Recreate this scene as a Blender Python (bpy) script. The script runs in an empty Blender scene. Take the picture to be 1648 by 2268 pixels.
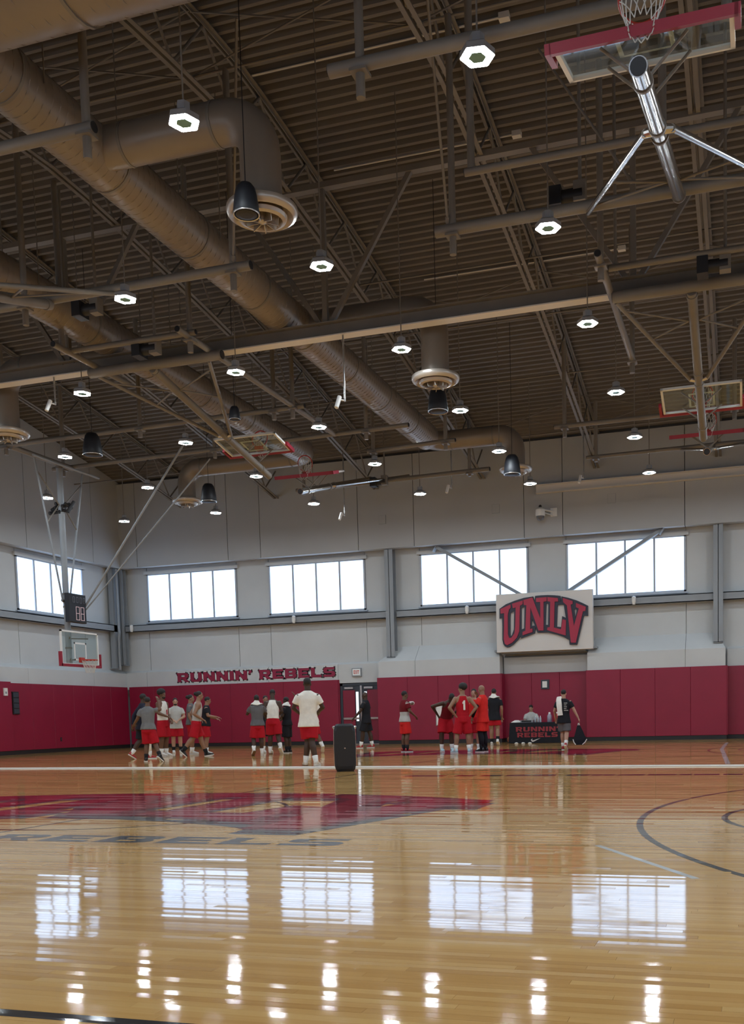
import bpy, bmesh, math, random
from mathutils import Vector, Matrix, Quaternion
from mathutils.geometry import tessellate_polygon
random.seed(7)
SC = bpy.context.scene
COL = SC.collection
PI = math.pi

# ------------------------------------------------------------------ camera
CAM_H = 1.02
cam_d = bpy.data.cameras.new('camera')
cam_d.sensor_fit = 'HORIZONTAL'
cam_d.sensor_width = 36.0
cam_d.lens = 2177.63 / 1648 * 36.0
cam_d.shift_x = -(995.82 - 824) / 1648
cam_d.shift_y = (1763.89 - 1134) / 1648
cam_d.clip_start = 0.05
cam_d.clip_end = 300
cam = bpy.data.objects.new('camera', cam_d)
COL.objects.link(cam)
def cam_axes(yaw=-0.2951, pitch=-0.0803, roll=0.0230):
    f = Vector((math.sin(yaw) * math.cos(pitch), math.cos(yaw) * math.cos(pitch), math.sin(pitch)))
    r = Vector((math.cos(yaw), -math.sin(yaw), 0))
    d = -r.cross(f)
    c, s = math.cos(roll), math.sin(roll)
    return c * r + s * d, -s * r + c * d, f
_r, _d, _f = cam_axes()
cam.matrix_world = Matrix(((_r.x, -_d.x, -_f.x, 0), (_r.y, -_d.y, -_f.y, 0), (_r.z, -_d.z, -_f.z, CAM_H), (0, 0, 0, 1)))
SC.camera = cam

# ------------------------------------------------------------------ world, exposure
world = bpy.data.worlds.new('World')
SC.world = world
world.use_nodes = True
bg = world.node_tree.nodes['Background']
bg.inputs[0].default_value = (0.62, 0.78, 1.0, 1)
bg.inputs[1].default_value = 1.0
SC.view_settings.view_transform = 'Standard'
SC.view_settings.look = 'None'
SC.view_settings.gamma = 1.0
SC.view_settings.exposure = 0.16
SC.view_settings.use_curve_mapping = False
SC.cycles.max_bounces = 5
SC.cycles.diffuse_bounces = 3
SC.cycles.glossy_bounces = 3
SC.cycles.transparent_max_bounces = 8
SC.cycles.caustics_reflective = False
SC.cycles.caustics_refractive = False
SC.cycles.adaptive_threshold = 0.08
WINDOW_LIGHT = 2.1
LAMP_LIGHT = 225.0

# ------------------------------------------------------------------ materials
MATS = {}
def newmat(name):
    m = bpy.data.materials.new(name); m.use_nodes = True
    return m, m.node_tree, m.node_tree.nodes['Principled BSDF']
def mat(name, col, rough=0.6, metal=0.0, spec=0.5, var=0.0, scale=8.0, bump=0.0, bscale=60.0):
    if name in MATS: return MATS[name]
    m, nt, b = newmat(name)
    b.inputs['Base Color'].default_value = (*col, 1)
    b.inputs['Roughness'].default_value = rough
    b.inputs['Metallic'].default_value = metal
    b.inputs['Specular IOR Level'].default_value = spec
    tc = None
    if var or bump:
        g = nt.nodes.new('ShaderNodeNewGeometry')
    if var:
        n = nt.nodes.new('ShaderNodeTexNoise'); n.inputs['Scale'].default_value = scale; n.inputs['Detail'].default_value = 4
        nt.links.new(g.outputs['Position'], n.inputs['Vector'])
        r = nt.nodes.new('ShaderNodeMapRange')
        r.inputs['From Min'].default_value = 0.3; r.inputs['From Max'].default_value = 0.7
        r.inputs['To Min'].default_value = 1 - var; r.inputs['To Max'].default_value = 1 + var
        nt.links.new(n.outputs['Fac'], r.inputs['Value'])
        mx = nt.nodes.new('ShaderNodeVectorMath'); mx.operation = 'SCALE'
        mx.inputs[0].default_value = col
        nt.links.new(r.outputs[0], mx.inputs['Scale'])
        nt.links.new(mx.outputs[0], b.inputs['Base Color'])
    if bump:
        n2 = nt.nodes.new('ShaderNodeTexNoise'); n2.inputs['Scale'].default_value = bscale
        nt.links.new(g.outputs['Position'], n2.inputs['Vector'])
        bm_ = nt.nodes.new('ShaderNodeBump'); bm_.inputs['Strength'].default_value = bump; bm_.inputs['Distance'].default_value = 0.01
        nt.links.new(n2.outputs['Fac'], bm_.inputs['Height'])
        nt.links.new(bm_.outputs[0], b.inputs['Normal'])
    MATS[name] = m
    return m
def emat(name, col, strength):
    if name in MATS: return MATS[name]
    m = bpy.data.materials.new(name); m.use_nodes = True; nt = m.node_tree
    nt.nodes.remove(nt.nodes['Principled BSDF'])
    e = nt.nodes.new('ShaderNodeEmission'); e.inputs[0].default_value = (*col, 1); e.inputs[1].default_value = strength
    nt.links.new(e.outputs[0], nt.nodes['Material Output'].inputs[0])
    MATS[name] = m
    return m
def pane_mat():
    # translucent roller-shaded pane: the daylight behind it comes through soft and slightly uneven
    m = bpy.data.materials.new('daylit_pane'); m.use_nodes = True; nt = m.node_tree
    b = nt.nodes['Principled BSDF']
    b.inputs['Base Color'].default_value = (0.5, 0.55, 0.6, 1); b.inputs['Roughness'].default_value = 0.15
    g = nt.nodes.new('ShaderNodeNewGeometry')
    n = nt.nodes.new('ShaderNodeTexNoise'); n.inputs['Scale'].default_value = 0.5; n.inputs['Detail'].default_value = 3
    nt.links.new(g.outputs['Position'], n.inputs['Vector'])
    cr = nt.nodes.new('ShaderNodeValToRGB')
    cr.color_ramp.elements[0].position = 0.3; cr.color_ramp.elements[0].color = (0.44, 0.66, 1.0, 1)
    cr.color_ramp.elements[1].position = 0.7; cr.color_ramp.elements[1].color = (0.55, 0.73, 1.0, 1)
    nt.links.new(n.outputs['Fac'], cr.inputs[0])
    nt.links.new(cr.outputs[0], b.inputs['Emission Color'])
    b.inputs['Emission Strength'].default_value = WINDOW_LIGHT
    return m
def glass_mat(name, tint, spec=0.12):
    m = bpy.data.materials.new(name); m.use_nodes = True; nt = m.node_tree
    nt.nodes.remove(nt.nodes['Principled BSDF'])
    t = nt.nodes.new('ShaderNodeBsdfTransparent'); t.inputs[0].default_value = (*tint, 1)
    gl = nt.nodes.new('ShaderNodeBsdfGlossy'); gl.inputs['Roughness'].default_value = 0.02
    lw = nt.nodes.new('ShaderNodeLayerWeight'); lw.inputs['Blend'].default_value = 0.5
    pw = nt.nodes.new('ShaderNodeMath'); pw.operation = 'POWER'; pw.inputs[1].default_value = 4.0
    nt.links.new(lw.outputs['Facing'], pw.inputs[0])
    fr = nt.nodes.new('ShaderNodeMath'); fr.operation = 'MULTIPLY_ADD'; fr.inputs[1].default_value = 0.6; fr.inputs[2].default_value = 0.04
    nt.links.new(pw.outputs[0], fr.inputs[0])
    mx = nt.nodes.new('ShaderNodeMixShader')
    nt.links.new(fr.outputs[0], mx.inputs[0]); nt.links.new(t.outputs[0], mx.inputs[1]); nt.links.new(gl.outputs[0], mx.inputs[2])
    nt.links.new(mx.outputs[0], nt.nodes['Material Output'].inputs[0])
    return m
def wood_mat():
    m, nt, b = newmat('maple_floor')
    g = nt.nodes.new('ShaderNodeNewGeometry')
    oi = nt.nodes.new('ShaderNodeObjectInfo')
    ad = nt.nodes.new('ShaderNodeMath'); ad.operation = 'ADD'
    nt.links.new(g.outputs['Random Per Island'], ad.inputs[0]); nt.links.new(oi.outputs['Random'], ad.inputs[1])
    fr = nt.nodes.new('ShaderNodeMath'); fr.operation = 'FRACT'; nt.links.new(ad.outputs[0], fr.inputs[0])
    mp = nt.nodes.new('ShaderNodeMapping'); mp.inputs['Scale'].default_value = (1.4, 45, 1)
    nt.links.new(g.outputs['Position'], mp.inputs['Vector'])
    n = nt.nodes.new('ShaderNodeTexNoise'); n.inputs['Scale'].default_value = 1.0; n.inputs['Detail'].default_value = 5
    nt.links.new(mp.outputs[0], n.inputs['Vector'])
    mixv = nt.nodes.new('ShaderNodeMath'); mixv.operation = 'MULTIPLY_ADD'; mixv.inputs[1].default_value = 0.45
    nt.links.new(n.outputs['Fac'], mixv.inputs[0])
    sc = nt.nodes.new('ShaderNodeMath'); sc.operation = 'MULTIPLY'; sc.inputs[1].default_value = 0.55
    nt.links.new(fr.outputs[0], sc.inputs[0]); nt.links.new(sc.outputs[0], mixv.inputs[2])
    cr = nt.nodes.new('ShaderNodeValToRGB')
    e = cr.color_ramp.elements
    e[0].position = 0.1; e[0].color = (0.50, 0.255, 0.072, 1)
    e[1].position = 0.9; e[1].color = (0.72, 0.455, 0.170, 1)
    em = e.new(0.5); em.color = (0.63, 0.360, 0.118, 1)
    nt.links.new(mixv.outputs[0], cr.inputs[0])
    nt.links.new(cr.outputs[0], b.inputs['Base Color'])
    b.inputs['Roughness'].default_value = 0.06
    b.inputs['IOR'].default_value = 1.54
    return m
M = {}
M['wood'] = wood_mat()
M['gap'] = mat('floor_gap', (0.06, 0.035, 0.015), 0.6)
M['paint_red'] = mat('floor_paint_red', (0.30, 0.010, 0.030), 0.07)
M['paint_grey'] = mat('floor_paint_grey', (0.065, 0.065, 0.072), 0.07)
M['paint_maroon'] = mat('floor_paint_maroon', (0.17, 0.007, 0.022), 0.07)
M['paint_dark'] = mat('floor_paint_dark', (0.03, 0.028, 0.03), 0.07)
M['paint_white'] = mat('floor_paint_white', (0.55, 0.55, 0.52), 0.08)
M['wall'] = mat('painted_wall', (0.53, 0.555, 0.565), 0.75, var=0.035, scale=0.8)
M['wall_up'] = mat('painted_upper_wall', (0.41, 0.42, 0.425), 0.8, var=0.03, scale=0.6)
M['pad'] = mat('crimson_vinyl', (0.245, 0.008, 0.036), 0.42, var=0.05, scale=1.5)
M['black'] = mat('black_rubber', (0.012, 0.012, 0.014), 0.5)
M['steel'] = mat('grey_painted_steel', (0.26, 0.285, 0.31), 0.5, var=0.04, scale=2)
M['frame'] = mat('aluminium_frame', (0.42, 0.46, 0.52), 0.45)
M['taupe'] = mat('taupe_painted_steel', (0.182, 0.162, 0.137), 0.5, var=0.08, scale=2)
M['deck'] = mat('taupe_roof_deck', (0.150, 0.132, 0.110), 0.62, var=0.10, scale=0.6)
M['duct'] = mat('taupe_spiral_duct', (0.238, 0.198, 0.158), 0.38, metal=0.25, var=0.06, scale=1.2)
M['flange'] = mat('pale_beam_flange', (0.66, 0.63, 0.59), 0.55)
M['bright'] = mat('bare_metal', (0.62, 0.61, 0.59), 0.25, metal=0.85)
M['diffuser'] = mat('satin_diffuser', (0.50, 0.45, 0.39), 0.34, metal=0.55)
M['chrome'] = mat('chrome_tube', (0.55, 0.52, 0.49), 0.18, metal=0.95)
M['red'] = mat('red_foam', (0.28, 0.012, 0.03), 0.5)
M['rim'] = mat('orange_red_rim', (0.42, 0.03, 0.015), 0.4)
M['white'] = mat('white_plastic', (0.72, 0.72, 0.70), 0.5)
M['net'] = mat('white_net_cord', (0.6, 0.58, 0.54), 0.8)
M['glass'] = glass_mat('clear_board_glass', (0.90, 0.95, 0.94))
M['pane'] = pane_mat()
M['led'] = emat('lamp_led', (0.86, 0.94, 1.0), LAMP_LIGHT)
M['lamp_body'] = mat('lamp_housing', (0.35, 0.36, 0.37), 0.4, metal=0.4)
M['lamp_hub'] = mat('lamp_hub', (0.16, 0.36, 0.36), 0.35)
M['speaker'] = mat('black_speaker_shell', (0.008, 0.0095, 0.014), 0.55)
M['letter_red'] = mat('letter_crimson', (0.25, 0.010, 0.045), 0.45)
M['letter_dark'] = mat('letter_edge_dark', (0.03, 0.025, 0.045), 0.5)
M['letter_white'] = mat('letter_edge_white', (0.7, 0.7, 0.7), 0.5)
M['sign_panel'] = mat('sign_panel_white', (0.62, 0.60, 0.58), 0.6)
M['sign_red'] = mat('sign_letter_red', (0.36, 0.02, 0.055), 0.45)
M['sign_black'] = mat('sign_letter_black', (0.02, 0.022, 0.04), 0.45)
M['ball'] = mat('basketball_leather', (0.25, 0.07, 0.03), 0.6, bump=0.3, bscale=200)
M['exit_face'] = emat('exit_face', (0.72, 0.72, 0.70), 0.55)
M['exit_red'] = mat('exit_letter_red', (0.5, 0.05, 0.03), 0.5)
M['led_red'] = emat('clock_segment', (1.0, 0.72, 0.75), 0.5)
M['door_red'] = mat('crimson_door', (0.21, 0.010, 0.035), 0.4)
M['door_dark'] = mat('dark_door_metal', (0.035, 0.045, 0.06), 0.4)
M['daylight'] = emat('door_lite_daylight', (0.85, 0.92, 1.0), 1.3)

# ------------------------------------------------------------------ mesh helpers
def wloc(o):
    v = Vector((0, 0, 0))
    while o is not None:
        v += o.location; o = o.parent
    return v
class MB:
    def __init__(s): s.v = []; s.f = []
    def add(s, vs, fs):
        n = len(s.v); s.v += [tuple(v) for v in vs]; s.f += [tuple(i + n for i in f) for f in fs]
        return s
    def box(s, x0, x1, y0, y1, z0, z1, mp=None):
        vs = [(x, y, z) for z in (z0, z1) for y in (y0, y1) for x in (x0, x1)]
        if mp: vs = [mp(*v) for v in vs]
        return s.add(vs, [(0, 2, 3, 1), (4, 5, 7, 6), (0, 1, 5, 4), (2, 6, 7, 3), (0, 4, 6, 2), (1, 3, 7, 5)])
    def cbox(s, x0, x1, y0, y1, z0, z1, c, mp=None):
        # box whose y0 face (front) has chamfered edges
        a = [(x0 + c, y0, z0 + c), (x1 - c, y0, z0 + c), (x1 - c, y0, z1 - c), (x0 + c, y0, z1 - c)]
        b = [(x0, y0 + c, z0), (x1, y0 + c, z0), (x1, y0 + c, z1), (x0, y0 + c, z1)]
        d = [(x0, y1, z0), (x1, y1, z0), (x1, y1, z1), (x0, y1, z1)]
        vs = a + b + d
        if mp: vs = [mp(*v) for v in vs]
        fs = [(0, 1, 2, 3)]
        for o in (0, 4):
            for i in range(4):
                j = (i + 1) % 4
                fs.append((o + i, o + 4 + i, o + 4 + j, o + j))
        return s.add(vs, fs)
    def prism(s, poly, h0, h1, mp):
        # poly in (u,v), extruded from h0 to h1; mp(u,h,v) -> world
        n = len(poly)
        vs = [mp(u, h0, v) for u, v in poly] + [mp(u, h1, v) for u, v in poly]
        fs = [(i, (i + 1) % n, n + (i + 1) % n, n + i) for i in range(n)]
        tri = tessellate_polygon([[Vector((u, v, 0)) for u, v in poly]])
        fs += [tuple(t) for t in tri] + [tuple(i + n for i in t) for t in tri]
        return s.add(vs, fs)
    def ring_loft(s, rings, cap=True):
        n = len(rings[0]); vs = [p for r in rings for p in r]; fs = []
        for k in range(len(rings) - 1):
            for i in range(n):
                j = (i + 1) % n
                fs.append((k * n + i, k * n + j, (k + 1) * n + j, (k + 1) * n + i))
        if cap:
            fs.append(tuple(range(n))[::-1]); o = (len(rings) - 1) * n; fs.append(tuple(o + i for i in range(n)))
        return s.add(vs, fs)
    def tube(s, p0, p1, r0, r1=None, n=10, cap=True):
        return s.path([p0, p1], [r0, r0 if r1 is None else r1], n, cap)
    def path(s, pts, r, n=10, cap=True, closed=False):
        pts = [Vector(p) for p in pts]
        rs = r if isinstance(r, (list, tuple)) else [r] * len(pts)
        rings = []; ref = None
        L = len(pts)
        for i, p in enumerate(pts):
            if closed: t = pts[(i + 1) % L] - pts[i - 1]
            else: t = pts[min(i + 1, L - 1)] - pts[max(i - 1, 0)]
            t.normalize()
            if ref is None:
                ref = Vector((0, 0, 1)) if abs(t.z) < 0.9 else Vector((1, 0, 0))
            a = ref - t * ref.dot(t); a.normalize(); ref = a
            b = t.cross(a)
            rings.append([p + (a * math.cos(2 * PI * k / n) + b * math.sin(2 * PI * k / n)) * rs[i] for k in range(n)])
        if closed: rings.append(rings[0]); return s.ring_loft(rings, False)
        return s.ring_loft(rings, cap)
    def lathe(s, c, prof, n=20, axis=None):
        c = Vector(c)
        rings = []
        for r, z in prof:
            rings.append([c + Vector((r * math.cos(2 * PI * k / n), r * math.sin(2 * PI * k / n), z)) for k in range(n)])
        return s.ring_loft(rings, True)
    def ell(s, c, r, rot=None, nu=12, nv=8):
        c = Vector(c); vs = []; fs = []
        for j in range(1, nv):
            th = PI * j / nv
            for i in range(nu):
                ph = 2 * PI * i / nu
                p = Vector((r[0] * math.sin(th) * math.cos(ph), r[1] * math.sin(th) * math.sin(ph), r[2] * math.cos(th)))
                vs.append(c + (rot @ p if rot else p))
        for sg in (1, -1):
            p = Vector((0, 0, r[2] * sg)); vs.append(c + (rot @ p if rot else p))
        T = len(vs) - 2; B = T + 1
        for j in range(nv - 2):
            for i in range(nu):
                k = (i + 1) % nu
                fs.append((j * nu + i, (j + 1) * nu + i, (j + 1) * nu + k, j * nu + k))
        for i in range(nu):
            k = (i + 1) % nu
            fs.append((T, i, k)); fs.append((B, (nv - 2) * nu + k, (nv - 2) * nu + i))
        return s.add(vs, fs)
    def build(s, name, m, parent=None, smooth=False, fix=True):
        off = wloc(parent)
        me = bpy.data.meshes.new(name)
        me.from_pydata([(v[0] - off.x, v[1] - off.y, v[2] - off.z) for v in s.v], [], s.f)
        if fix:
            b = bmesh.new(); b.from_mesh(me); bmesh.ops.recalc_face_normals(b, faces=b.faces); b.to_mesh(me); b.free()
        if smooth:
            me.polygons.foreach_set('use_smooth', [True] * len(me.polygons))
        me.materials.append(m)
        o = bpy.data.objects.new(name, me); COL.objects.link(o)
        if parent is not None: o.parent = parent
        return o
def shade_auto(o, ang=40):
    me = o.data
    me.polygons.foreach_set('use_smooth', [True] * len(me.polygons))
    try: me.set_sharp_from_angle(angle=math.radians(ang))
    except Exception: pass
    return o
def tag(o, label=None, cat=None, group=None, kind=None):
    if label: o['label'] = label
    if cat: o['category'] = cat
    if group: o['group'] = group
    if kind: o['kind'] = kind
    return o
def thing(name, loc, label, cat, group=None):
    o = bpy.data.objects.new(name, None); COL.objects.link(o); o.location = loc
    o.empty_display_size = 0.1
    return tag(o, label, cat, group)
_unit = {}
def unit_tube(m, n=8):
    k = (m.name, n)
    if k not in _unit:
        b = MB(); b.tube((0, 0, 0), (0, 0, 1), 1, 1, n)
        me = bpy.data.meshes.new('tube'); me.from_pydata(b.v, [], b.f)
        bb = bmesh.new(); bb.from_mesh(me); bmesh.ops.recalc_face_normals(bb, faces=bb.faces); bb.to_mesh(me); bb.free()
        me.polygons.foreach_set('use_smooth', [len(p.vertices) == 4 for p in me.polygons])
        me.materials.append(m); _unit[k] = me
    return _unit[k]
_ubox = {}
def unit_box(m):
    if m.name not in _ubox:
        b = MB(); b.box(-.5, .5, -.5, .5, 0, 1)
        me = bpy.data.meshes.new('bar'); me.from_pydata(b.v, [], b.f); me.materials.append(m); _ubox[m.name] = me
    return _ubox[m.name]
def bar(name, p0, p1, rx, m, parent, ry=None, square=False, n=8):
    """a straight member from p0 to p1 that shares one mesh with its likes"""
    p0, p1 = Vector(p0), Vector(p1); d = p1 - p0
    me = unit_box(m) if square else unit_tube(m, n)
    o = bpy.data.objects.new(name, me); COL.objects.link(o)
    q = d.to_track_quat('Z', 'Y')
    o.parent = parent
    o.rotation_mode = 'QUATERNION'; o.rotation_quaternion = q
    o.location = p0 - wloc(parent)
    o.scale = (rx, rx if ry is None else ry, d.length)
    return o

# ------------------------------------------------------------------ room dimensions (metres)
XL, XR, YN, YF = -26.54, 12.64, -1.06, 37.86
RIDGE = 18.4
def joist_z(y):
    d = abs(y - RIDGE); d2 = math.sqrt(d * d + 1.0) - 0.7
    return 12.72 - 0.09 * max(d2 - .3, 0) - 0.003 * d * d
def deck_z(y): return joist_z(y) + 1.36

# ------------------------------------------------------------------ floor: planks on a slab
slab = MB().box(XL - .3, XR + .3, YN - .3, YF + .3, -0.25, -0.006).build('floor', M['gap'])
tag(slab, 'glossy maple strip floor of the two practice courts', kind='structure')
PW = 0.0572
rng = random.Random(11)
ROWS = []
y = YN; k = 0
while y < YF:
    xs = [XL - rng.random() * 1.3]
    row = []
    while xs[-1] < XR:
        xs.append(xs[-1] + rng.choice((0.7, 0.9, 1.1, 1.3, 1.6, 1.9)) * rng.uniform(0.9, 1.1))
    for a, b in zip(xs[:-1], xs[1:]):
        row.append((max(a, XL), min(b, XR), rng.gauss(0, 0.0070), rng.gauss(0, 0.0005)))
    ROWS.append((y, min(y + PW, YF), row))
    y += PW; k += 1
def plank_plane(yr, pl):
    a, b, ty, tx = pl
    return (a + b) / 2, (yr[0] + yr[1]) / 2, ty, tx
near = []; field = MB()
for r in ROWS:
    for pl in r[2]:
        cx, cy, ty, tx = plank_plane(r, pl)
        if 2.55 < cy < 9 and len(near) < 300 and pl[1] > -0.97 * cy - .1 and pl[0] < 0.06 * cy + .1:
            near.append((r, pl)); continue
        g = 0.0006
        x0, x1, y0, y1 = pl[0] + g, pl[1] - g, r[0] + g, r[1] - g
        if x1 <= x0: continue
        L2 = max(1.0, (x1 - x0))
        z = lambda x, yy: ty * (yy - cy) + tx * (x - cx) / L2
        field.add([(x0, y0, z(x0, y0)), (x1, y0, z(x1, y0)), (x1, y1, z(x1, y1)), (x0, y1, z(x0, y1))], [(0, 1, 2, 3)])
fo = field.build('plank_field', M['wood'], slab, fix=False); fo['kind'] = 'stuff'
# one plank mesh shared by the nearest 300 planks
c = 0.0006
pm = bpy.data.meshes.new('plank')
pb = MB()
hw = PW / 2
pv = [(-.5, -hw + c, 0), (.5, -hw + c, 0), (.5, hw - c, 0), (-.5, hw - c, 0), (-.5, -hw + c / 2, -.0006), (.5, -hw + c / 2, -.0006), (.5, hw - c / 2, -.0006), (-.5, hw - c / 2, -.0006), (-.5, -hw + c / 2, -.006), (.5, -hw + c / 2, -.006), (.5, hw - c / 2, -.006), (-.5, hw - c / 2, -.006)]
pf = [(0, 1, 2, 3)] + [(o + i, o + 4 + i, o + 4 + (i + 1) % 4, o + (i + 1) % 4) for o in (0, 4) for i in range(4)]
pm.from_pydata(pv, [], pf); pm.materials.append(M['wood'])
for r, pl in near:
    cx, cy, ty, tx = plank_plane(r, pl)
    o = bpy.data.objects.new('plank', pm); COL.objects.link(o); o.parent = slab
    o.location = (cx, cy, 0); o.scale = (pl[1] - pl[0] - .001, 1, 1); o.rotation_euler = (math.atan(ty), 0, 0)

# painted markings, cut plank by plank so that the paint follows the boards
def clip(poly, axis, val, keep_less):
    out = []
    n = len(poly)
    for i in range(n):
        a, b = poly[i], poly[(i + 1) % n]
        ia = (a[axis] <= val) == keep_less; ib = (b[axis] <= val) == keep_less
        if ia: out.append(a)
        if ia != ib:
            t = (val - a[axis]) / (b[axis] - a[axis])
            out.append((a[0] + t * (b[0] - a[0]), a[1] + t * (b[1] - a[1])))
    return out
def paint(name, polys, m, lift=0.0005):
    """polys: convex polygons in floor metres"""
    mb = MB()
    for P in polys:
        ys = [p[1] for p in P]
        i0 = max(0, int((min(ys) - YN) / PW) - 1); i1 = min(len(ROWS) - 1, int((max(ys) - YN) / PW) + 1)
        for i in range(i0, i1 + 1):
            r = ROWS[i]
            A = clip(clip(P, 1, r[0], False), 1, r[1], True)
            if len(A) < 3: continue
            x0, x1 = min(p[0] for p in A), max(p[0] for p in A)
            for pl in r[2]:
                if pl[1] <= x0 or pl[0] >= x1: continue
                Bp = clip(clip(A, 0, pl[0], False), 0, pl[1], True)
                if len(Bp) < 3: continue
                cx, cy, ty, tx = plank_plane(r, pl)
                mb.add([(p[0], p[1], ty * (p[1] - cy) + lift) for p in Bp], [tuple(range(len(Bp)))])
    me = bpy.data.meshes.new(name); me.from_pydata(mb.v, [], mb.f); me.materials.append(m)
    bb = bmesh.new(); bb.from_mesh(me)
    for f in bb.faces:
        f.normal_update()
        if f.normal.z < 0: f.normal_flip()
    bb.to_mesh(me); bb.free()
    o = bpy.data.objects.new(name, me); COL.objects.link(o); o.parent = slab
    return o
def tris(outer, holes=()):
    ls = [[Vector((x, y, 0)) for x, y in outer]] + [[Vector((x, y, 0)) for x, y in h] for h in holes]
    flat = [p for l in ls for p in l]
    return [[(flat[i].x, flat[i].y) for i in t] for t in tessellate_polygon(ls)]
def strip(pts, w):
    out = []
    for a, b in zip(pts[:-1], pts[1:]):
        d = Vector((b[0] - a[0], b[1] - a[1])); n = Vector((-d.y, d.x)).normalized() * (w / 2)
        out.append([(a[0] + n.x, a[1] + n.y), (b[0] + n.x, b[1] + n.y), (b[0] - n.x, b[1] - n.y), (a[0] - n.x, a[1] - n.y)])
    return out
def arc(cx, cy, r, a0, a1, n=60): return [(cx + r * math.cos(math.radians(a0 + (a1 - a0) * i / n)), cy + r * math.sin(math.radians(a0 + (a1 - a0) * i / n))) for i in range(n + 1)]

LOGO = {"OUT": [[0.146, 1.65], [0.144, 1.291], [0.247, 1.306], [0.252, 0.993], [0.243, 0.473], [0.274, 0.318], [0.338, 0.223], [0.418, 0.182], [0.53, 0.198], [0.69, 0.297], [0.849, 0.441], [0.945, 0.573], [0.977, 0.495], [1.515, 0.671], [1.538, 0.897], [1.609, 0.681], [2.016, 0.668], [2.359, 0.574], [2.637, 0.462], [2.816, 0.354], [2.827, 0.188], [3.114, 0.167], [3.239, 0.647], [3.386, 1.238], [3.533, 1.214], [3.535, 1.588], [3.321, 1.706], [3.107, 1.81], [2.8, 1.92], [2.546, 1.987], [2.526, 1.786], [2.506, 2.008], [2.273, 2.044], [2.023, 2.066], [1.773, 2.07], [1.544, 2.061], [1.521, 1.895], [1.458, 2.045], [1.111, 2.012], [0.761, 1.928], [0.409, 1.812]],
 "H": [[[0.584, 1.48], [0.721, 1.542], [0.699, 0.846], [0.612, 0.622], [0.557, 0.609], [0.567, 1.282]], [[1.008, 1.653], [1.125, 1.676], [1.099, 0.87], [0.991, 0.824]], [[1.39, 0.945], [1.516, 0.953], [1.407, 1.202]], [[1.966, 1.752], [2.047, 1.756], [2.024, 0.955], [1.93, 0.966]], [[2.396, 1.683], [2.628, 1.674], [2.697, 1.188], [2.564, 1.256], [2.515, 0.852], [2.354, 0.876]], [[3.019, 1.5], [3.121, 1.464], [3.058, 1.167]]],
 "U": [[0.19, 1.635], [0.595, 1.791], [0.594, 1.653], [0.53, 1.615], [0.478, 1.409], [0.468, 0.675], [0.515, 0.535], [0.595, 0.531], [0.723, 0.692], [0.763, 0.965], [0.792, 1.666], [0.68, 1.648], [0.649, 1.812], [1.072, 1.914], [1.062, 1.777], [0.957, 1.723], [0.932, 1.199], [0.915, 0.773], [0.818, 0.534], [0.626, 0.346], [0.434, 0.264], [0.345, 0.314], [0.301, 0.5], [0.325, 0.989], [0.337, 1.479], [0.199, 1.463]],
 "N": [[1.094, 1.928], [1.443, 2.006], [1.52, 1.773], [1.737, 1.214], [1.74, 1.82], [1.583, 1.83], [1.578, 1.976], [1.986, 1.987], [1.985, 1.841], [1.866, 1.819], [1.851, 0.752], [1.657, 0.757], [1.362, 1.631], [1.333, 0.826], [1.427, 0.852], [1.427, 0.715], [1.041, 0.608], [1.041, 0.736], [1.152, 0.775], [1.204, 1.732], [1.109, 1.738]],
 "L": [[2.017, 1.985], [2.412, 1.929], [2.421, 1.802], [2.287, 1.801], [2.251, 0.845], [2.515, 0.761], [2.579, 1.135], [2.709, 1.097], [2.693, 0.526], [1.986, 0.76], [2.002, 0.859], [2.096, 0.866], [2.122, 1.812], [2.016, 1.833]],
 "V": [[2.598, 1.923], [2.968, 1.788], [2.968, 1.683], [2.891, 1.658], [3.01, 0.869], [3.198, 1.504], [3.09, 1.555], [3.091, 1.712], [3.458, 1.548], [3.442, 1.399], [3.35, 1.39], [3.068, 0.242], [2.883, 0.251], [2.752, 1.636], [2.613, 1.766]]}
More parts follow.
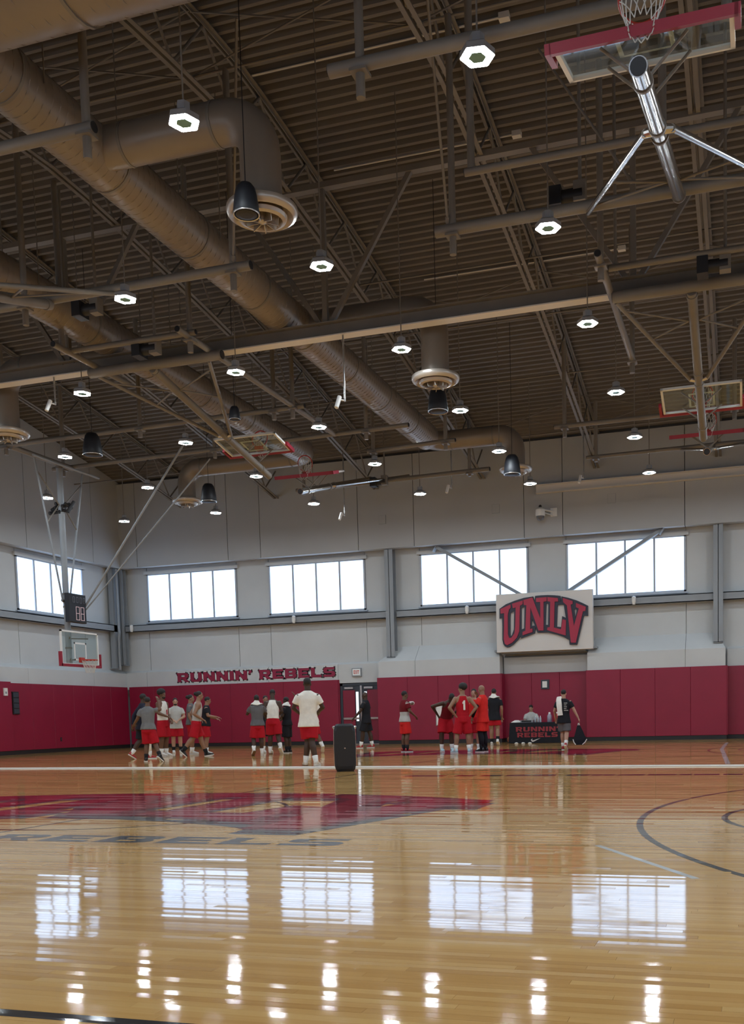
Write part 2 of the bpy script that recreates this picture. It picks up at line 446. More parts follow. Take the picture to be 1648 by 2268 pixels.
GL = {  # block lettering: (width, outer, holes)
 'R': (1.0, [(0, 0), (.32, 0), (.32, .34), (.45, .34), (.68, 0), (1.02, 0), (.76, .38), (.9, .45), (.97, .6), (.97, .8), (.88, .95), (.75, 1), (-.08, 1), (0, .8)], [[(.32, .56), (.32, .78), (.62, .78), (.66, .72), (.66, .62), (.62, .56)]]),
 'U': (1.0, [(0, 1), (.32, 1), (.32, .3), (.38, .22), (.62, .22), (.68, .3), (.68, 1), (1, 1), (1, .2), (.92, .06), (.8, 0), (.2, 0), (.08, .06), (0, .2)], []),
 'N': (1.0, [(0, 0), (.3, 0), (.3, .55), (.68, 0), (1, 0), (1, 1), (.7, 1), (.7, .45), (.32, 1), (-.06, 1), (0, .85)], []),
 'I': (.34, [(0, 0), (.34, 0), (.34, 1), (0, 1)], []),
 "'": (.25, [(0, .62), (.1, .62), (.25, .85), (.25, 1), (0, 1)], []),
 'E': (.95, [(0, 0), (.98, 0), (.92, .24), (.32, .24), (.32, .39), (.8, .39), (.8, .61), (.32, .61), (.32, .76), (.92, .76), (.98, 1), (-.06, 1), (0, .85)], []),
 'B': (1.0, [(0, 0), (.8, 0), (.94, .08), (1, .22), (1, .36), (.9, .5), (.98, .62), (.98, .8), (.9, .94), (.78, 1), (0, 1)], [[(.32, .22), (.32, .4), (.62, .4), (.67, .35), (.67, .27), (.62, .22)], [(.32, .6), (.32, .78), (.6, .78), (.65, .73), (.65, .65), (.6, .6)]]),
 'L': (.9, [(0, 0), (.9, 0), (.9, .26), (.32, .26), (.32, 1), (-.06, 1), (0, .85)], []),
 'S': (1.0, [(0, 0), (.8, 0), (.94, .07), (1, .2), (1, .42), (.92, .55), (.8, .6), (.34, .6), (.31, .64), (.31, .72), (.34, .77), (.95, .77), (.95, 1), (.2, 1), (.06, .93), (0, .8), (0, .56), (.08, .44), (.2, .38), (.66, .38), (.69, .34), (.69, .28), (.66, .24), (0, .24)], []),
 'X': (1.0, [(0, 0), (.3, 0), (.5, .33), (.7, 0), (1, 0), (.68, .5), (1, 1), (.7, 1), (.5, .67), (.3, 1), (0, 1), (.32, .5)], []),
 'T': (1.0, [(.34, 0), (.66, 0), (.66, .76), (1, .76), (1, 1), (0, 1), (0, .76), (.34, .76)], []),
 '1': (.7, [(.3, 0), (.65, 0), (.65, 1), (.4, 1), (.15, .8), (.15, .62), (.3, .68)], [])}
def lay(text, x0, x1, z0, h, gap=0.16, space=0.75):
    """letters of a line fitted between x0 and x1: [(char, outer, holes)]"""
    w = 0
    for i, ch in enumerate(text):
        w += space if ch == ' ' else GL[ch][0] + (gap if i < len(text) - 1 else 0)
    s = (x1 - x0) / w; x = x0; out = []
    for ch in text:
        if ch == ' ': x += space * s; continue
        gw, o, hs = GL[ch]
        f = lambda P: [(x + px * s, z0 + py * h) for px, py in P]
        out.append((ch, f(o), [f(hh) for hh in hs])); x += (gw + gap) * s
    return out
def floor_logo(cx, y0, sx, sy, grey):
    f = lambda P: [(cx + (p[0] - 1.84) * sx, y0 + (p[1] - 0.167) * sy) for p in P]
    def wide(P):
        mx = sum(p[0] for p in P) / len(P); return [(mx + (p[0] - mx) * 1.4, p[1]) for p in P]
    HO = [wide(h) for h in LOGO['H']]
    g = lambda P: [(x_ + .10, y_ - .36) for x_, y_ in f(P)]
    paint('centre_logo_shadow', tris(g(LOGO['OUT']), [g(h) for h in HO]), grey, 0.0004)
    paint('centre_logo_outline', tris(f(LOGO['OUT']), [f(h) for h in HO]), M['paint_maroon'], 0.0007)
    for ch in 'UNLV': paint('centre_logo_letter', tris(f(LOGO[ch])), M['paint_red'], 0.0010)
CX = -6.95
floor_logo(CX - .1, 8.30, 8.2 / 3.39, 4.36 / 1.90, M['paint_grey'])
floor_logo(CX - .1, 25.0, 8.2 / 3.39, 4.36 / 1.90, M['paint_grey'])
for ch, o, hs in lay("RUNNIN' REBELS", -10.75, -3.2, 7.30, 0.44): paint('court_letter', tris(o, hs), M['paint_grey'])
paint('three_point_line', strip(arc(5.8, 9.77, 6.78, 110, 250, 80), .06), M['paint_dark'])
paint('free_throw_circle', strip(arc(1.62, 9.77, 1.83, 60, 300, 48), .06), M['paint_dark'])
paint('three_point_line', strip(arc(5.8, 26.8, 6.78, 110, 250, 80), .06), M['paint_dark'])
paint('free_throw_circle', strip(arc(1.62, 26.8, 1.83, 60, 300, 48), .06), M['paint_dark'])
paint('centre_line', strip([(CX - .02, 2.83), (CX - .05, 17.45)], .05), M['paint_dark'])
paint('centre_circle', strip(arc(CX, 9.9, 1.83, 0, 360, 72), .05), M['paint_dark'])
paint('side_line', strip([(-21, 2.84), (7.1, 2.84)], .07), M['paint_dark'])
paint('side_line', strip([(-21, 18.2), (7.1, 17.6)], .05), M['paint_dark'])
paint('lane_line', strip([(-1.12, 7.60), (-0.30, 6.14)], .05), M['paint_white'])
paint('court_line', strip([(-.63, 33.0), (-.66, 27.4), (-.36, 19.7)], .10), M['paint_white'])
paint('centre_line', strip([(CX - .3, 20.2), (CX - .1, 33.5)], .05), M['paint_dark'])
x = -5.82
for i, (w, g) in enumerate([(.36, .02), (.16, .02), (.18, .21), (.34, .12), (.37, .07), (.42, .04), (.41, .18), (.39, .03), (.18, .02), (.19, .05), (.44, .05), (.46, .05), (.2, .03), (.4, .06), (.3, .05), (.4, .05)]):
    paint('sideline_letter', [[(x, 16.28), (x + w, 16.28), (x + w, 16.60), (x, 16.60)]], M['paint_red'] if 0 else M['paint_dark']); x += w + g
# pale strip lying across the courts
fs_ = MB()
A, B = Vector((-24.5, 20.55, 0)), Vector((6.5, 18.42, 0)); d = (B - A).normalized(); nn = Vector((-d.y, d.x, 0)) * .05
vs = []
for P in (A, B):
    vs += [P - nn, P - nn * .8 + Vector((0, 0, .026)), P + nn * .8 + Vector((0, 0, .026)), P + nn]
fs_.add([v + Vector((0, 0, .002)) for v in vs], [(0, 1, 5, 4), (1, 2, 6, 5), (2, 3, 7, 6), (3, 0, 4, 7), (0, 3, 2, 1), (4, 5, 6, 7)])
tag(fs_.build('floor_strip', M['white']), 'long low white strip lying across the floor between the two courts', 'strip')

# ------------------------------------------------------------------ walls
far = lambda u, d, v: (u, YF - d, v)
left = lambda u, d, v: (XL + d, u, v)
back = lambda u, d, v: (u, YN + d, v)
right = lambda u, d, v: (XR - d, u, v)
def wall_slab(name, mp, u0, u1, label, slope):
    # backing slab behind the panels, top following the roof
    n = 26; mb = MB()
    us = [u0 + (u1 - u0) * i / n for i in range(n + 1)]
    top = (lambda u: deck_z(u) + .05) if slope else (lambda u: deck_z(YF) + .05)
    vs = []
    for u in us: vs += [mp(u, -.35, -.25), mp(u, -.04, -.25), mp(u, -.04, top(u)), mp(u, -.35, top(u))]
    fs = []
    for i in range(n):
        a = i * 4; b = a + 4
        for k in range(4): fs.append((a + k, b + k, b + (k + 1) % 4, a + (k + 1) % 4))
    fs += [(0, 1, 2, 3), tuple(n * 4 + k for k in (3, 2, 1, 0))]
    mb.add(vs, fs)
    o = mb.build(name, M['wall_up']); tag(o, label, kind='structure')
    return o
WIN = [0]
def window(mp, u0, u1, wall, label, z0=5.45, z1=7.5):
    WIN[0] += 1
    c = mp((u0 + u1) / 2, 0, z0)
    w = bpy.data.objects.new('window_%d' % WIN[0], None); COL.objects.link(w); w.location = c
    tag(w, label, kind='structure')
    f = MB()
    t = .07
    f.box(u0, u1, -.03, .05, z0, z0 + t, mp); f.box(u0, u1, -.03, .05, z1 - .04, z1, mp)
    f.box(u0, u0 + t, -.03, .05, z0, z1, mp); f.box(u1 - t, u1, -.03, .05, z0, z1, mp)
    f.build('window_frame', M['frame'], w)
    MB().box(u0 - .1, u1 + .1, -.03, .11, z1, z1 + .14, mp).build('shade_box', M['wall'], w)
    MB().box(u0 - .08, u1 + .08, -.03, .10, z0 - .05, z0, mp).build('window_sill', M['frame'], w)
    W = (u1 - u0 - 2 * t) / 4
    for i in range(1, 4):
        x = u0 + t + W * i
        MB().box(x - .035, x + .035, -.03, .035, z0 + t, z1 - .04, mp).build('mullion', M['frame'], w)
    for i in range(4):
        a = u0 + t + W * i + (.035 if i else 0); b = u0 + t + W * (i + 1) - (.035 if i < 3 else 0)
        MB().box(a, b, -.025, -.005, z0 + t, z1 - .04, mp).build('pane', M['pane'], w)
    return w
def panels(mp, edges, wins, wall, zlow, ztop_in=7.78, over=.66, slope=False):
    """panels between the joints; window bays leave an opening"""
    g = .012
    for a, b in zip(edges[:-1], edges[1:]):
        isw = any(abs(a - w0) < .05 and abs(b - w1) < .05 for w0, w1 in wins)
        if isw:
            MB().box(a + g, b - g, -.04, 0, zlow, 5.40, mp).build('wall_panel', M['wall'], wall)
            MB().box(a + g, b - g, -.04, 0, 7.5, ztop_in + .05, mp).build('wall_panel', M['wall'], wall)
        else:
            MB().box(a + g, b - g, -.04, 0, zlow, ztop_in + .05, mp).build('wall_panel', M['wall'], wall)
        # overhanging upper panel
        ta, tb = (deck_z(a), deck_z(b)) if slope else (deck_z(YF), deck_z(YF))
        vs = [mp(u, d, v) for u, t in ((a + g, ta), (b - g, tb)) for d, v in ((-.03, ztop_in), (over, ztop_in - .04), (over, t), (-.03, t))]
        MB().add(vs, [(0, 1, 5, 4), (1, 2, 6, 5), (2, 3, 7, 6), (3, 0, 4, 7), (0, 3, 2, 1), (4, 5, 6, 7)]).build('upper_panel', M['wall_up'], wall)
def pads(mp, u0, u1, d, wall, z1=2.66, w=1.24, z0=.15, off=0.0):
    n = max(1, round((u1 - u0) / w)); s = (u1 - u0) / n
    for i in range(n):
        a, b = u0 + s * i + .003, u0 + s * (i + 1) - .003
        m2 = lambda u, dd, v: mp(u, d - dd, v)
        o = MB().cbox(a, b, 0, .06, z0, z1, .008, m2).build('wall_pad', M['pad'], wall)
wf = wall_slab('wall_far', far, XL - .3, XR + .3, 'long grey panelled wall with windows and crimson padding behind the players', False)
wl = wall_slab('wall_left', left, YN - .3, YF + .3, 'grey side wall with crimson padding behind the lowered basketball hoop', True)
wb = wall_slab('wall_near', back, XL - .3, XR + .3, 'grey panelled wall behind the photographer', False)
wr = wall_slab('wall_right', right, YN - .3, YF + .3, 'grey panelled wall past the right edge of the picture', True)
EF = [XL, -25.07, -20.70, -19.20, -14.87, -12.52, -8.11, -6.63, -2.18, .17, 4.55, 6.03, 10.45, XR]
WF = [(-25.07, -20.70), (-19.20, -14.87), (-12.52, -8.11), (-6.63, -2.18), (.17, 4.55), (6.03, 10.45)]
panels(far, EF, WF, wf, 2.4)
for (a, b), t in zip(WF, ['four-pane daylit window of the far wall closest to the corner column', 'four-pane daylit window above the end of the RUNNIN REBELS lettering', 'four-pane daylit window with a brace falling toward the UNLV sign from its left', 'four-pane daylit window with a brace on the right of the UNLV sign', 'daylit window of the far wall past the picture edge', 'daylit window of the far wall farthest past the picture edge']):
    window(far, a, b, wf, t)
EL = [YN, 3.4, 7.3, 11.3, 15.2, 19.6, 23.5, 27.4, 31.45, 35.4, YF]
WLn = [(3.4, 7.3), (11.3, 15.2), (19.6, 23.5), (31.45, 35.4)]
panels(left, EL, WLn, wl, 2.4, slope=True, over=.6)
window(left, 31.45, 35.4, wl, 'daylit window of the side wall behind the shot clock')
for a, b in WLn[:3]: window(left, a, b, wl, 'daylit window of the side wall nearer than the picture edge')
panels(back, EF, WF, wb, .15)
for a, b in WF: window(back, a, b, wb, 'daylit window of the wall behind the photographer')
panels(right, EL, WLn, wr, .15, slope=True, over=.6)
for a, b in WLn: window(right, a, b, wr, 'daylit window of the wall past the right edge')
# pads of the far wall: set-back bays and two thick piers
DR = (-16.0, -14.22)          # door opening
pads(far, XL + .44, -16.14, .20, wf)
pads(far, -14.22, -9.12, .70, wf)
pads(far, -9.12, -5.82, .20, wf)
pads(far, -5.82, -.72, .70, wf)
pads(far, -.72, XR - .1, .20, wf)
for u in (-16.12, -14.22, -9.12, -5.82, -.72):
    d1 = .20 if u == -16.12 else .70
    MB().box(u - .012, u + .03, .02, d1 - .02, .15, 2.66, far).build('pad_return', M['pad'], wf)
# thick piers above the pads, with a sloping cap
def pier(u0, u1, splits, hipl, hipr):
    us = [u0] + splits + [u1]
    for a, b in zip(us[:-1], us[1:]):
        a2, b2 = a + .006, b - .006
        ta = a2 + (hipl if a == u0 else 0); tb = b2 - (hipr if b == u1 else 0)
        vs = [far(a2, -.02, 0.0), far(b2, -.02, 0.0), far(a2, .64, 0.0), far(b2, .64, 0.0), far(a2, .64, 3.30), far(b2, .64, 3.30), far(ta, -.02, 3.93), far(tb, -.02, 3.93), far(a2, -.02, 3.30), far(b2, -.02, 3.30)]
        fs = [(2, 3, 5, 4), (4, 5, 7, 6), (0, 2, 4, 8), (8, 4, 6), (1, 9, 5, 3), (9, 7, 5)]
        MB().add(vs, fs).build('wall_pier', M['wall'], wf, fix=False)
pier(-14.18, -9.16, [-12.62], .7, .25)
pier(-5.78, -.76, [-2.18], .25, .35)
def plinth(u0, u1, z0):
    vs = [far(u, d, v) for u in (u0 + .006, u1 - .006) for d, v in ((-.02, z0), (.15, z0), (.15, 3.28), (-.02, 3.38))]
    MB().add(vs, [(0, 1, 5, 4), (1, 2, 6, 5), (2, 3, 7, 6), (0, 3, 2, 1), (4, 5, 6, 7)]).build('wall_plinth', M['wall'], wf)
for a, b in ((XL, -25.2), (-25.2, -20.8), (-20.8, -19.3), (-19.3, -16.14)): plinth(a, b, 2.55)
plinth(-16.14, -14.2, 2.52); plinth(-9.12, -5.82, 2.55); plinth(-.72, 4.5, 2.55); plinth(4.5, XR, 2.55)
MB().box(-9.1, -5.84, -.02, .62, 3.40, 3.46, far).build('sign_lintel', M['steel'], wf)
tag(MB().box(XL + .4, -16.1, -.02, .18, 0, .15, far).box(-14.22, -9.12, -.02, .68, 0, .15, far).box(-9.12, -5.82, -.02, .18, 0, .15, far).box(-5.82, -.72, -.02, .68, 0, .15, far).box(-.72, XR, -.02, .18, 0, .15, far).build('baseboard_far', M['black']), 'black rubber base running under the crimson pads of the far wall', kind='structure')
# left wall padding
pads(left, 30.3, YF - .22, .38, wl)
pads(left, YN + .1, 30.3, .50, wl, z1=2.70)
for a, b in zip(EL[:-1], EL[1:]):
    vs = [left(u, d, v) for u in (a + .006, b - .006) for d, v in ((-.02, 2.5), (.33, 2.5), (.33, 3.25), (-.02, 3.42))]
    MB().add(vs, [(0, 1, 5, 4), (1, 2, 6, 5), (2, 3, 7, 6), (0, 3, 2, 1), (4, 5, 6, 7)]).build('wall_plinth', M['wall'], wl)
tag(MB().box(30.3, YF - .2, -.02, .36, 0, .15, left).box(YN, 30.3, -.02, .48, 0, .15, left).build('baseboard_left', M['black']), 'black rubber base under the pads of the side wall', kind='structure')
pads(back, XL + .1, XR - .1, .10, wb); pads(right, YN + .1, YF - .3, .10, wr)
# steel girts, columns and braces
def girt(name, mp, u0, u1, label):
    b = MB(); b.box(u0, u1, .10, .34, 5.30, 5.33, mp).box(u0, u1, .31, .34, 5.04, 5.33, mp).box(u0, u1, .0, .34, 5.04, 5.07, mp)
    return tag(b.build(name, M['steel']), label, kind='structure')
girt('trim_1', far, -26.05, -13.88, 'grey steel girt under the two windows near the corner')
girt('trim_2', far, -13.45, -1.2, 'grey steel girt under the windows beside the UNLV sign')
girt('trim_3', far, -.85, XR - .1, 'grey steel girt past the column at the picture edge')
girt('trim_4', left, YN + .1, 37.3, 'grey steel girt under the side wall window')
girt('trim_5', back, XL + .1, XR - .1, 'grey steel girt of the wall behind the photographer')
girt('trim_6', right, YN + .1, YF - .1, 'grey steel girt of the wall past the right edge')
def column(mp, u, z0, z1, label, d0=.16, d1=.52, w=.17):
    o = thing('steel_column', mp(u, .3, z0), label, 'column')
    MB().box(u - w, u + w, d1 - .025, d1, z0, z1, mp).build('front_flange', M['steel'], o)
    MB().box(u - .012, u + .012, d0, d1, z0, z1, mp).build('column_web', M['steel'], o)
    MB().box(u - w, u + w, d0, d0 + .025, z0, z1, mp).build('rear_flange', M['steel'], o)
    MB().box(u - w, u + w, d0, d1, z0 - .02, z0 + .02, mp).build('base_plate', M['steel'], o)
column(far, -13.67, 3.47, 7.73, 'grey steel column beside the window left of the UNLV sign')
column(far, -1.02, 3.52, 7.73, 'grey steel column near the right edge, past the last braced window')
column(far, -26.1, 3.60, 7.73, 'grey steel column standing in the room corner', d0=.25, d1=.55, w=.13)
o = thing('steel_column', (-25.95, 37.1, 3.5), 'thin steel column in the corner, beside the drain pipe', 'column')
MB().box(-26.42, -26.20, 36.95, 37.2, 3.5, 7.73).build('column_shaft', M['steel'], o)
MB().box(-26.46, -26.16, 36.91, 37.24, 3.46, 3.5).build('base_plate', M['steel'], o)
dp = MB(); dp.path([(-26.05, 37.05, 7.7), (-26.05, 37.05, 5.2), (-26.0, 37.0, 5.0), (-26.1, 37.08, 4.75), (-26.1, 37.08, 3.4)], .055, 10)
tag(shade_auto(dp.build('drain_pipe', M['steel'])), 'grey rain drain pipe running down the room corner', 'pipe')
for p0, p1, t in (((-11.75, YF - .30, 7.72), (-8.35, YF - .30, 5.66), 'grey diagonal steel brace crossing the window left of the UNLV sign'), ((-3.0, YF - .30, 7.74), (-6.55, YF - .30, 5.66), 'grey diagonal steel brace crossing the window right of the UNLV sign')):
    p0, p1 = Vector(p0), Vector(p1); o = thing('diagonal_brace', p1, t, 'brace')
    bar('brace_tube', p0, p1, .17, M['steel'], o, ry=.12, square=True)
    bar('gusset_plate', p0 + Vector((-.1, .0, -.2)), p0 + Vector((.1, 0, .1)), .35, M['steel'], o, ry=.02, square=True)

# ------------------------------------------------------------------ roof deck
mb = MB(); n = 0; yy = YN - .2; P = .26; prof = []
while yy < YF + .3:
    for dy, dz in ((0, 0), (.085, 0), (.115, .11), (.23, .11)): prof.append((yy + dy, deck_z(yy + dy) + dz))
    yy += P
prof.append((yy, deck_z(yy)))
vs = []; fs = []
for (a, b) in prof: vs += [(XL - .3, a, b), (XR + .3, a, b)]
for i in range(len(prof) - 1): fs.append((2 * i, 2 * i + 1, 2 * i + 3, 2 * i + 2))
mb.add(vs, fs)
ceil = mb.build('ceiling', M['deck'], fix=False); tag(ceil, 'taupe corrugated metal roof deck arching over the gym', kind='structure')
mb = MB(); vs = []
for i in range(41):
    yy = YN - .3 + (YF - YN + .6) * i / 40; vs += [(XL - .3, yy, deck_z(yy) + .20), (XR + .3, yy, deck_z(yy) + .20)]
mb.add(vs, [(2 * i, 2 * i + 1, 2 * i + 3, 2 * i + 2) for i in range(40)]).build('roof_cover', M['deck'], ceil, fix=False)

# ------------------------------------------------------------------ joists along the depth of the gym
JX = [-22.75, -18.40, -14.05, -9.70, -5.35, -1.00, 3.35, 7.70]
ORD = ['closest to the side wall with the lowered hoop', 'second from the side wall with the lowered hoop', 'third from the side wall with the lowered hoop', 'fourth from the side wall, beside the round duct', 'above the UNLV sign, ending near the security camera', 'above the raised hoops near the right edge', 'past the right edge of the picture', 'past the right edge of the picture']
def chord(x, zoff, m, name, parent, w=.085, gap=.03, t=.018, leg=.075, up=True):
    b = MB(); N = 34
    for sgn in (-1, 1):
        sec = [(gap * sgn, 0), ((gap + w) * sgn, 0), ((gap + w) * sgn, t), ((gap + t) * sgn, t), ((gap + t) * sgn, leg), (gap * sgn, leg)]
        if not up: sec = [(a, -c_) for a, c_ in sec]
        rings = []
        for i in range(N + 1):
            yy = YN + .45 + (YF - YN - .9) * i / N; z = joist_z(yy) + zoff
            rings.append([Vector((x + a, yy, z + c_)) for a, c_ in sec])
        b.ring_loft(rings, True)
    return b.build(name, m, parent)
for j, x in enumerate(JX):
    o = thing('roof_joist', (x, RIDGE, joist_z(RIDGE)), 'arched steel roof joist ' + ORD[j], 'joist', 'roof joists')
    chord(x, 0, M['taupe'], 'bottom_chord', o)
    chord(x, 1.30, M['taupe'], 'top_chord', o, up=False)
    npan = 17; L = (YF - YN - 1.0) / npan
    for i in range(npan):
        y0 = YN + .5 + L * i; ym = y0 + L / 2; y1 = y0 + L
        bar('web_member', (x, y0, joist_z(y0) + 1.26), (x, ym, joist_z(ym) + .04), .03, M['taupe'], o, n=6)
        bar('web_member', (x, ym, joist_z(ym) + .04), (x, y1, joist_z(y1) + 1.26), .03, M['taupe'], o, n=6)
# bridging angles from joist to joist
for i, yb in enumerate((4.0, 8.2, 12.37, 16.8, 24.7, 27.3, 30.6, 34.4)):
    o = thing('joist_bridging', (CX, yb, joist_z(yb)), 'thin steel bridging line across the joists, %s from the far wall' % ['eighth', 'seventh', 'sixth', 'fifth', 'fourth', 'third', 'second', 'first'][i], 'bridging', 'bridging lines between the joists')
    bar('bridging_angle', (XL + .62, yb, joist_z(yb) + .10), (XR - .62, yb, joist_z(yb) + .10), .022, M['taupe'], o, n=6)
    for a, b in zip(JX[:-1], JX[1:]):
        if i in (1, 3, 5, 7) and a < 0:
            bar('cross_brace', (a, yb, joist_z(yb) + .1), (b, yb, joist_z(yb) + 1.25), .016, M['taupe'], o, n=6)
            bar('cross_brace', (b, yb + .04, joist_z(yb) + .1), (a, yb + .04, joist_z(yb) + 1.25), .016, M['taupe'], o, n=6)
# ------------------------------------------------------------------ cross truss between the courts
TY, TZ = 20.74, 9.40
o = thing('cross_truss', (CX, TY, TZ), 'deep truss with a pale bottom flange spanning the gym between the courts', 'truss')
MB().box(XL + .62, XR - .62, TY - .14, TY + .14, TZ, TZ + .025).build('bottom_flange', M['flange'], o)
MB().box(XL + .62, XR - .62, TY - .012, TY + .012, TZ + .02, TZ + .30).build('beam_web', M['taupe'], o)
MB().box(XL + .62, XR - .62, TY - .14, TY + .14, TZ + .29, TZ + .315).build('top_flange', M['taupe'], o)
jt = joist_z(TY) + .1
MB().box(XL + .62, XR - .62, TY - .09, TY + .09, jt - .12, jt).build('top_chord', M['taupe'], o)
for x in (-22.3, -15.6, -8.9, -2.2, 4.5, 10.9):
    bar('truss_post', (x, TY, TZ + .3), (x, TY, jt), .11, M['taupe'], o, ry=.11, square=True)
    for s in (-1, 1):
        bar('truss_diagonal', (x + .12 * s, TY, TZ + .3), (x + 2.1 * s, TY, jt), .10, M['taupe'], o, ry=.10, square=True)
# ------------------------------------------------------------------ support pipes that carry the hoops
def support_pipe(a, b, r, posts, label, stub=.32, along='x', pr=.06):
    a, b = Vector(a), Vector(b)
    o = thing('support_pipe', a, label, 'pipe')
    q = MB(); q.tube(a, b, r, r, 16); shade_auto(q.build('pipe_body', M['taupe'], o))
    dd = (b - a).normalized()
    for P in (a, b):
        e = MB(); s = -1 if P is a else 1
        e.tube(P + dd * (.002 * s), P + dd * (.012 * s), r * .86, r * .86, 16); e.build('bore_shade_disc', M['black'], o)  # solid black disc, painted in for the shade inside the open pipe
    for t in posts:
        p = a + dd * t if along != 'abs' else t
        ys = p.y
        bar('hanger_post', (p.x, ys, p.z + r * .6), (p.x, ys, joist_z(ys) + .12), pr, M['taupe'], o, n=10)
        if stub:
            bar('stub_post', (p.x, ys, p.z - r - stub), (p.x, ys, p.z - r * .5), pr, M['taupe'], o, n=12)
            c_ = MB(); c_.box(p.x - .11, p.x + .11, ys - .11, ys + .11, p.z - r - .03, p.z - r + .005); c_.build('clamp_plate', M['taupe'], o)
    return o
support_pipe((-17.5, 12.37, 9.3), (-8.70, 12.37, 9.3), .085, (4.2, 8.68), 'taupe support pipe with an open end, in the upper left under the large duct')
support_pipe((-5.14, 12.35, 9.3), (3.2, 12.35, 9.3), .085, (.42, 4.9), 'taupe support pipe above the topmost raised hoop, second from the top')
support_pipe((-17.6, 16.82, 9.3), (-8.66, 16.82, 9.3), .085, (4.0, 8.58), 'taupe support pipe with an open end crossing under the long round duct')
support_pipe((-5.12, 16.8, 9.3), (3.2, 16.8, 9.3), .095, (.30, 5.2), 'taupe support pipe that holds the mast of the topmost raised hoop')
support_pipe((-4.2, 15.4, 9.42), (3.2, 15.4, 9.42), .06, (.1, 3.0), 'slim taupe pipe just ahead of the topmost hoop mast', stub=0)
support_pipe((-14.7, 19.3, 9.35), (-11.3, 19.3, 9.35), .06, (.15, 3.25), 'short taupe pipe with a winch over the long left mast', stub=0, pr=.03)
support_pipe((-2.5, 19.3, 9.35), (.5, 19.3, 9.35), .06, (.12, 2.9), 'short taupe pipe with a winch over the tall right mast', stub=0, pr=.03)
support_pipe((-14.65, 20.22, 9.18), (-11.2, 20.22, 9.18), .11, (), 'thick taupe pipe under the cross truss holding the long left mast')
support_pipe((-2.55, 20.22, 9.18), (1.0, 20.22, 9.18), .11, (), 'thick taupe pipe under the cross truss holding the tall right mast')
support_pipe((-14.45, 18.7, 9.3), (-14.45, 21.4, 9.3), .07, (.3,), 'taupe pipe pointing at the camera, left of the long mast', stub=0)
support_pipe((-11.5, 18.9, 9.3), (-11.5, 27.2, 9.3), .07, (.5, 5.5), 'long taupe pipe running into depth beside the long left mast', stub=.25)
support_pipe((-2.6, 18.5, 9.3), (-2.6, 24.4, 9.3), .07, (.4, 5.6), 'bright taupe pipe running into depth left of the tall right mast', stub=.25)
support_pipe((-21.3, 24.75, 9.3), (-11.2, 24.5, 9.3), .065, (.35, 5.0, 9.2), 'taupe support pipe ahead of the lowered hoop', stub=.2)
support_pipe((-21.5, 27.5, 9.3), (-9.2, 27.1, 9.3), .065, (.4, 6.0, 11.0), 'taupe support pipe directly above the lowered hoop', stub=.2)
support_pipe((-5.35, 28.85, 9.3), (3.2, 28.85, 9.3), .065, (.3, 5.0), 'taupe support pipe in front of the far right raised hoop', stub=.25)
support_pipe((-5.0, 32.6, 9.3), (3.2, 32.4, 9.3), .06, (.3, 5.0), 'taupe support pipe behind the far right raised hoop', stub=.1)
support_pipe((-15.6, 33.2, 9.3), (-8.3, 32.8, 9.3), .075, (.3, 6.6), 'taupe support pipe behind the far left raised hoop', stub=.1)
support_pipe((-11.3, 29.25, 9.3), (-8.4, 29.05, 9.3), .065, (.2, 2.6), 'short taupe pipe beside the end of the long round duct', stub=.2)
o = thing('wall_beam', (-3, 37.1, 9.4), 'pale taupe steel beam along the far wall near the right edge', 'beam')
MB().box(-7.6, XR - .2, 36.95, 37.17, 9.30, 9.33).build('beam_flange', M['flange'], o)
MB().box(-7.6, XR - .2, 37.04, 37.07, 9.33, 9.58).build('beam_web', M['flange'], o)
MB().box(-7.6, XR - .2, 36.95, 37.17, 9.58, 9.61).build('beam_flange', M['flange'], o)

# ------------------------------------------------------------------ hexagonal high bay lamps
def lamp_meshes():
    out = {}
    R, r, h = .21, .105, .07
    hexp = lambda rad, z, rot=0: [Vector((rad * math.cos(PI / 3 * k + rot), rad * math.sin(PI / 3 * k + rot), z)) for k in range(6)]
    b = MB(); b.ring_loft([hexp(R, 0), hexp(R, h), hexp(R * .8, h + .03), hexp(.09, h + .06), hexp(.09, h + .17), hexp(.05, h + .19)]); out['lamp_housing'] = (b, M['lamp_body'])
    b = MB(); b.ring_loft([hexp(r, -.012), hexp(r, .002)]); out['lamp_hub'] = (b, M['lamp_hub'])
    mod = []
    for k in range(6):
        a0, a1 = PI / 3 * k + .03, PI / 3 * (k + 1) - .03
        q = lambda rad, a: (rad * math.cos(a), rad * math.sin(a))
        b = MB(); pts = [q(r + .012, a0), q(R - .006, a0), q(R - .006, a1), q(r + .012, a1)]
        b.add([(x, y, -.006) for x, y in pts] + [(x, y, .001) for x, y in pts], [(3, 2, 1, 0), (0, 1, 5, 4), (1, 2, 6, 5), (2, 3, 7, 6), (3, 0, 4, 7)])
        mod.append((b, M['led']))
    out['led_module'] = mod
    return out
_LM = {}
for k_, v_ in lamp_meshes().items():
    for i, (b, m) in enumerate(v_ if isinstance(v_, list) else [v_]):
        o = b.build(k_, m); _LM[(k_, i)] = o.data; bpy.data.objects.remove(o)
LX = [-3.07, -7.02, -10.94, -14.98, -18.96, -22.92]
LY = [11.92, 16.25, 20.34, 24.80, 28.92, 33.28]
LZ = 8.8
def lamp(x, y, label, group):
    t = thing('high_bay_lamp', (x, y, LZ), label, 'lamp', group)
    for (k_, i), me in _LM.items():
        o = bpy.data.objects.new(k_, me); COL.objects.link(o); o.parent = t; o.rotation_euler.z = math.radians(8)
    bar('hanging_rod', (x, y, LZ + .25), (x, y, deck_z(y) + .02), .012, M['taupe'], t, n=6)
ROWN = ['in the row nearest the camera', 'in the second row from the camera', 'in the third row from the camera', 'in the third row from the far wall', 'in the second row from the far wall', 'in the row closest to the far wall']
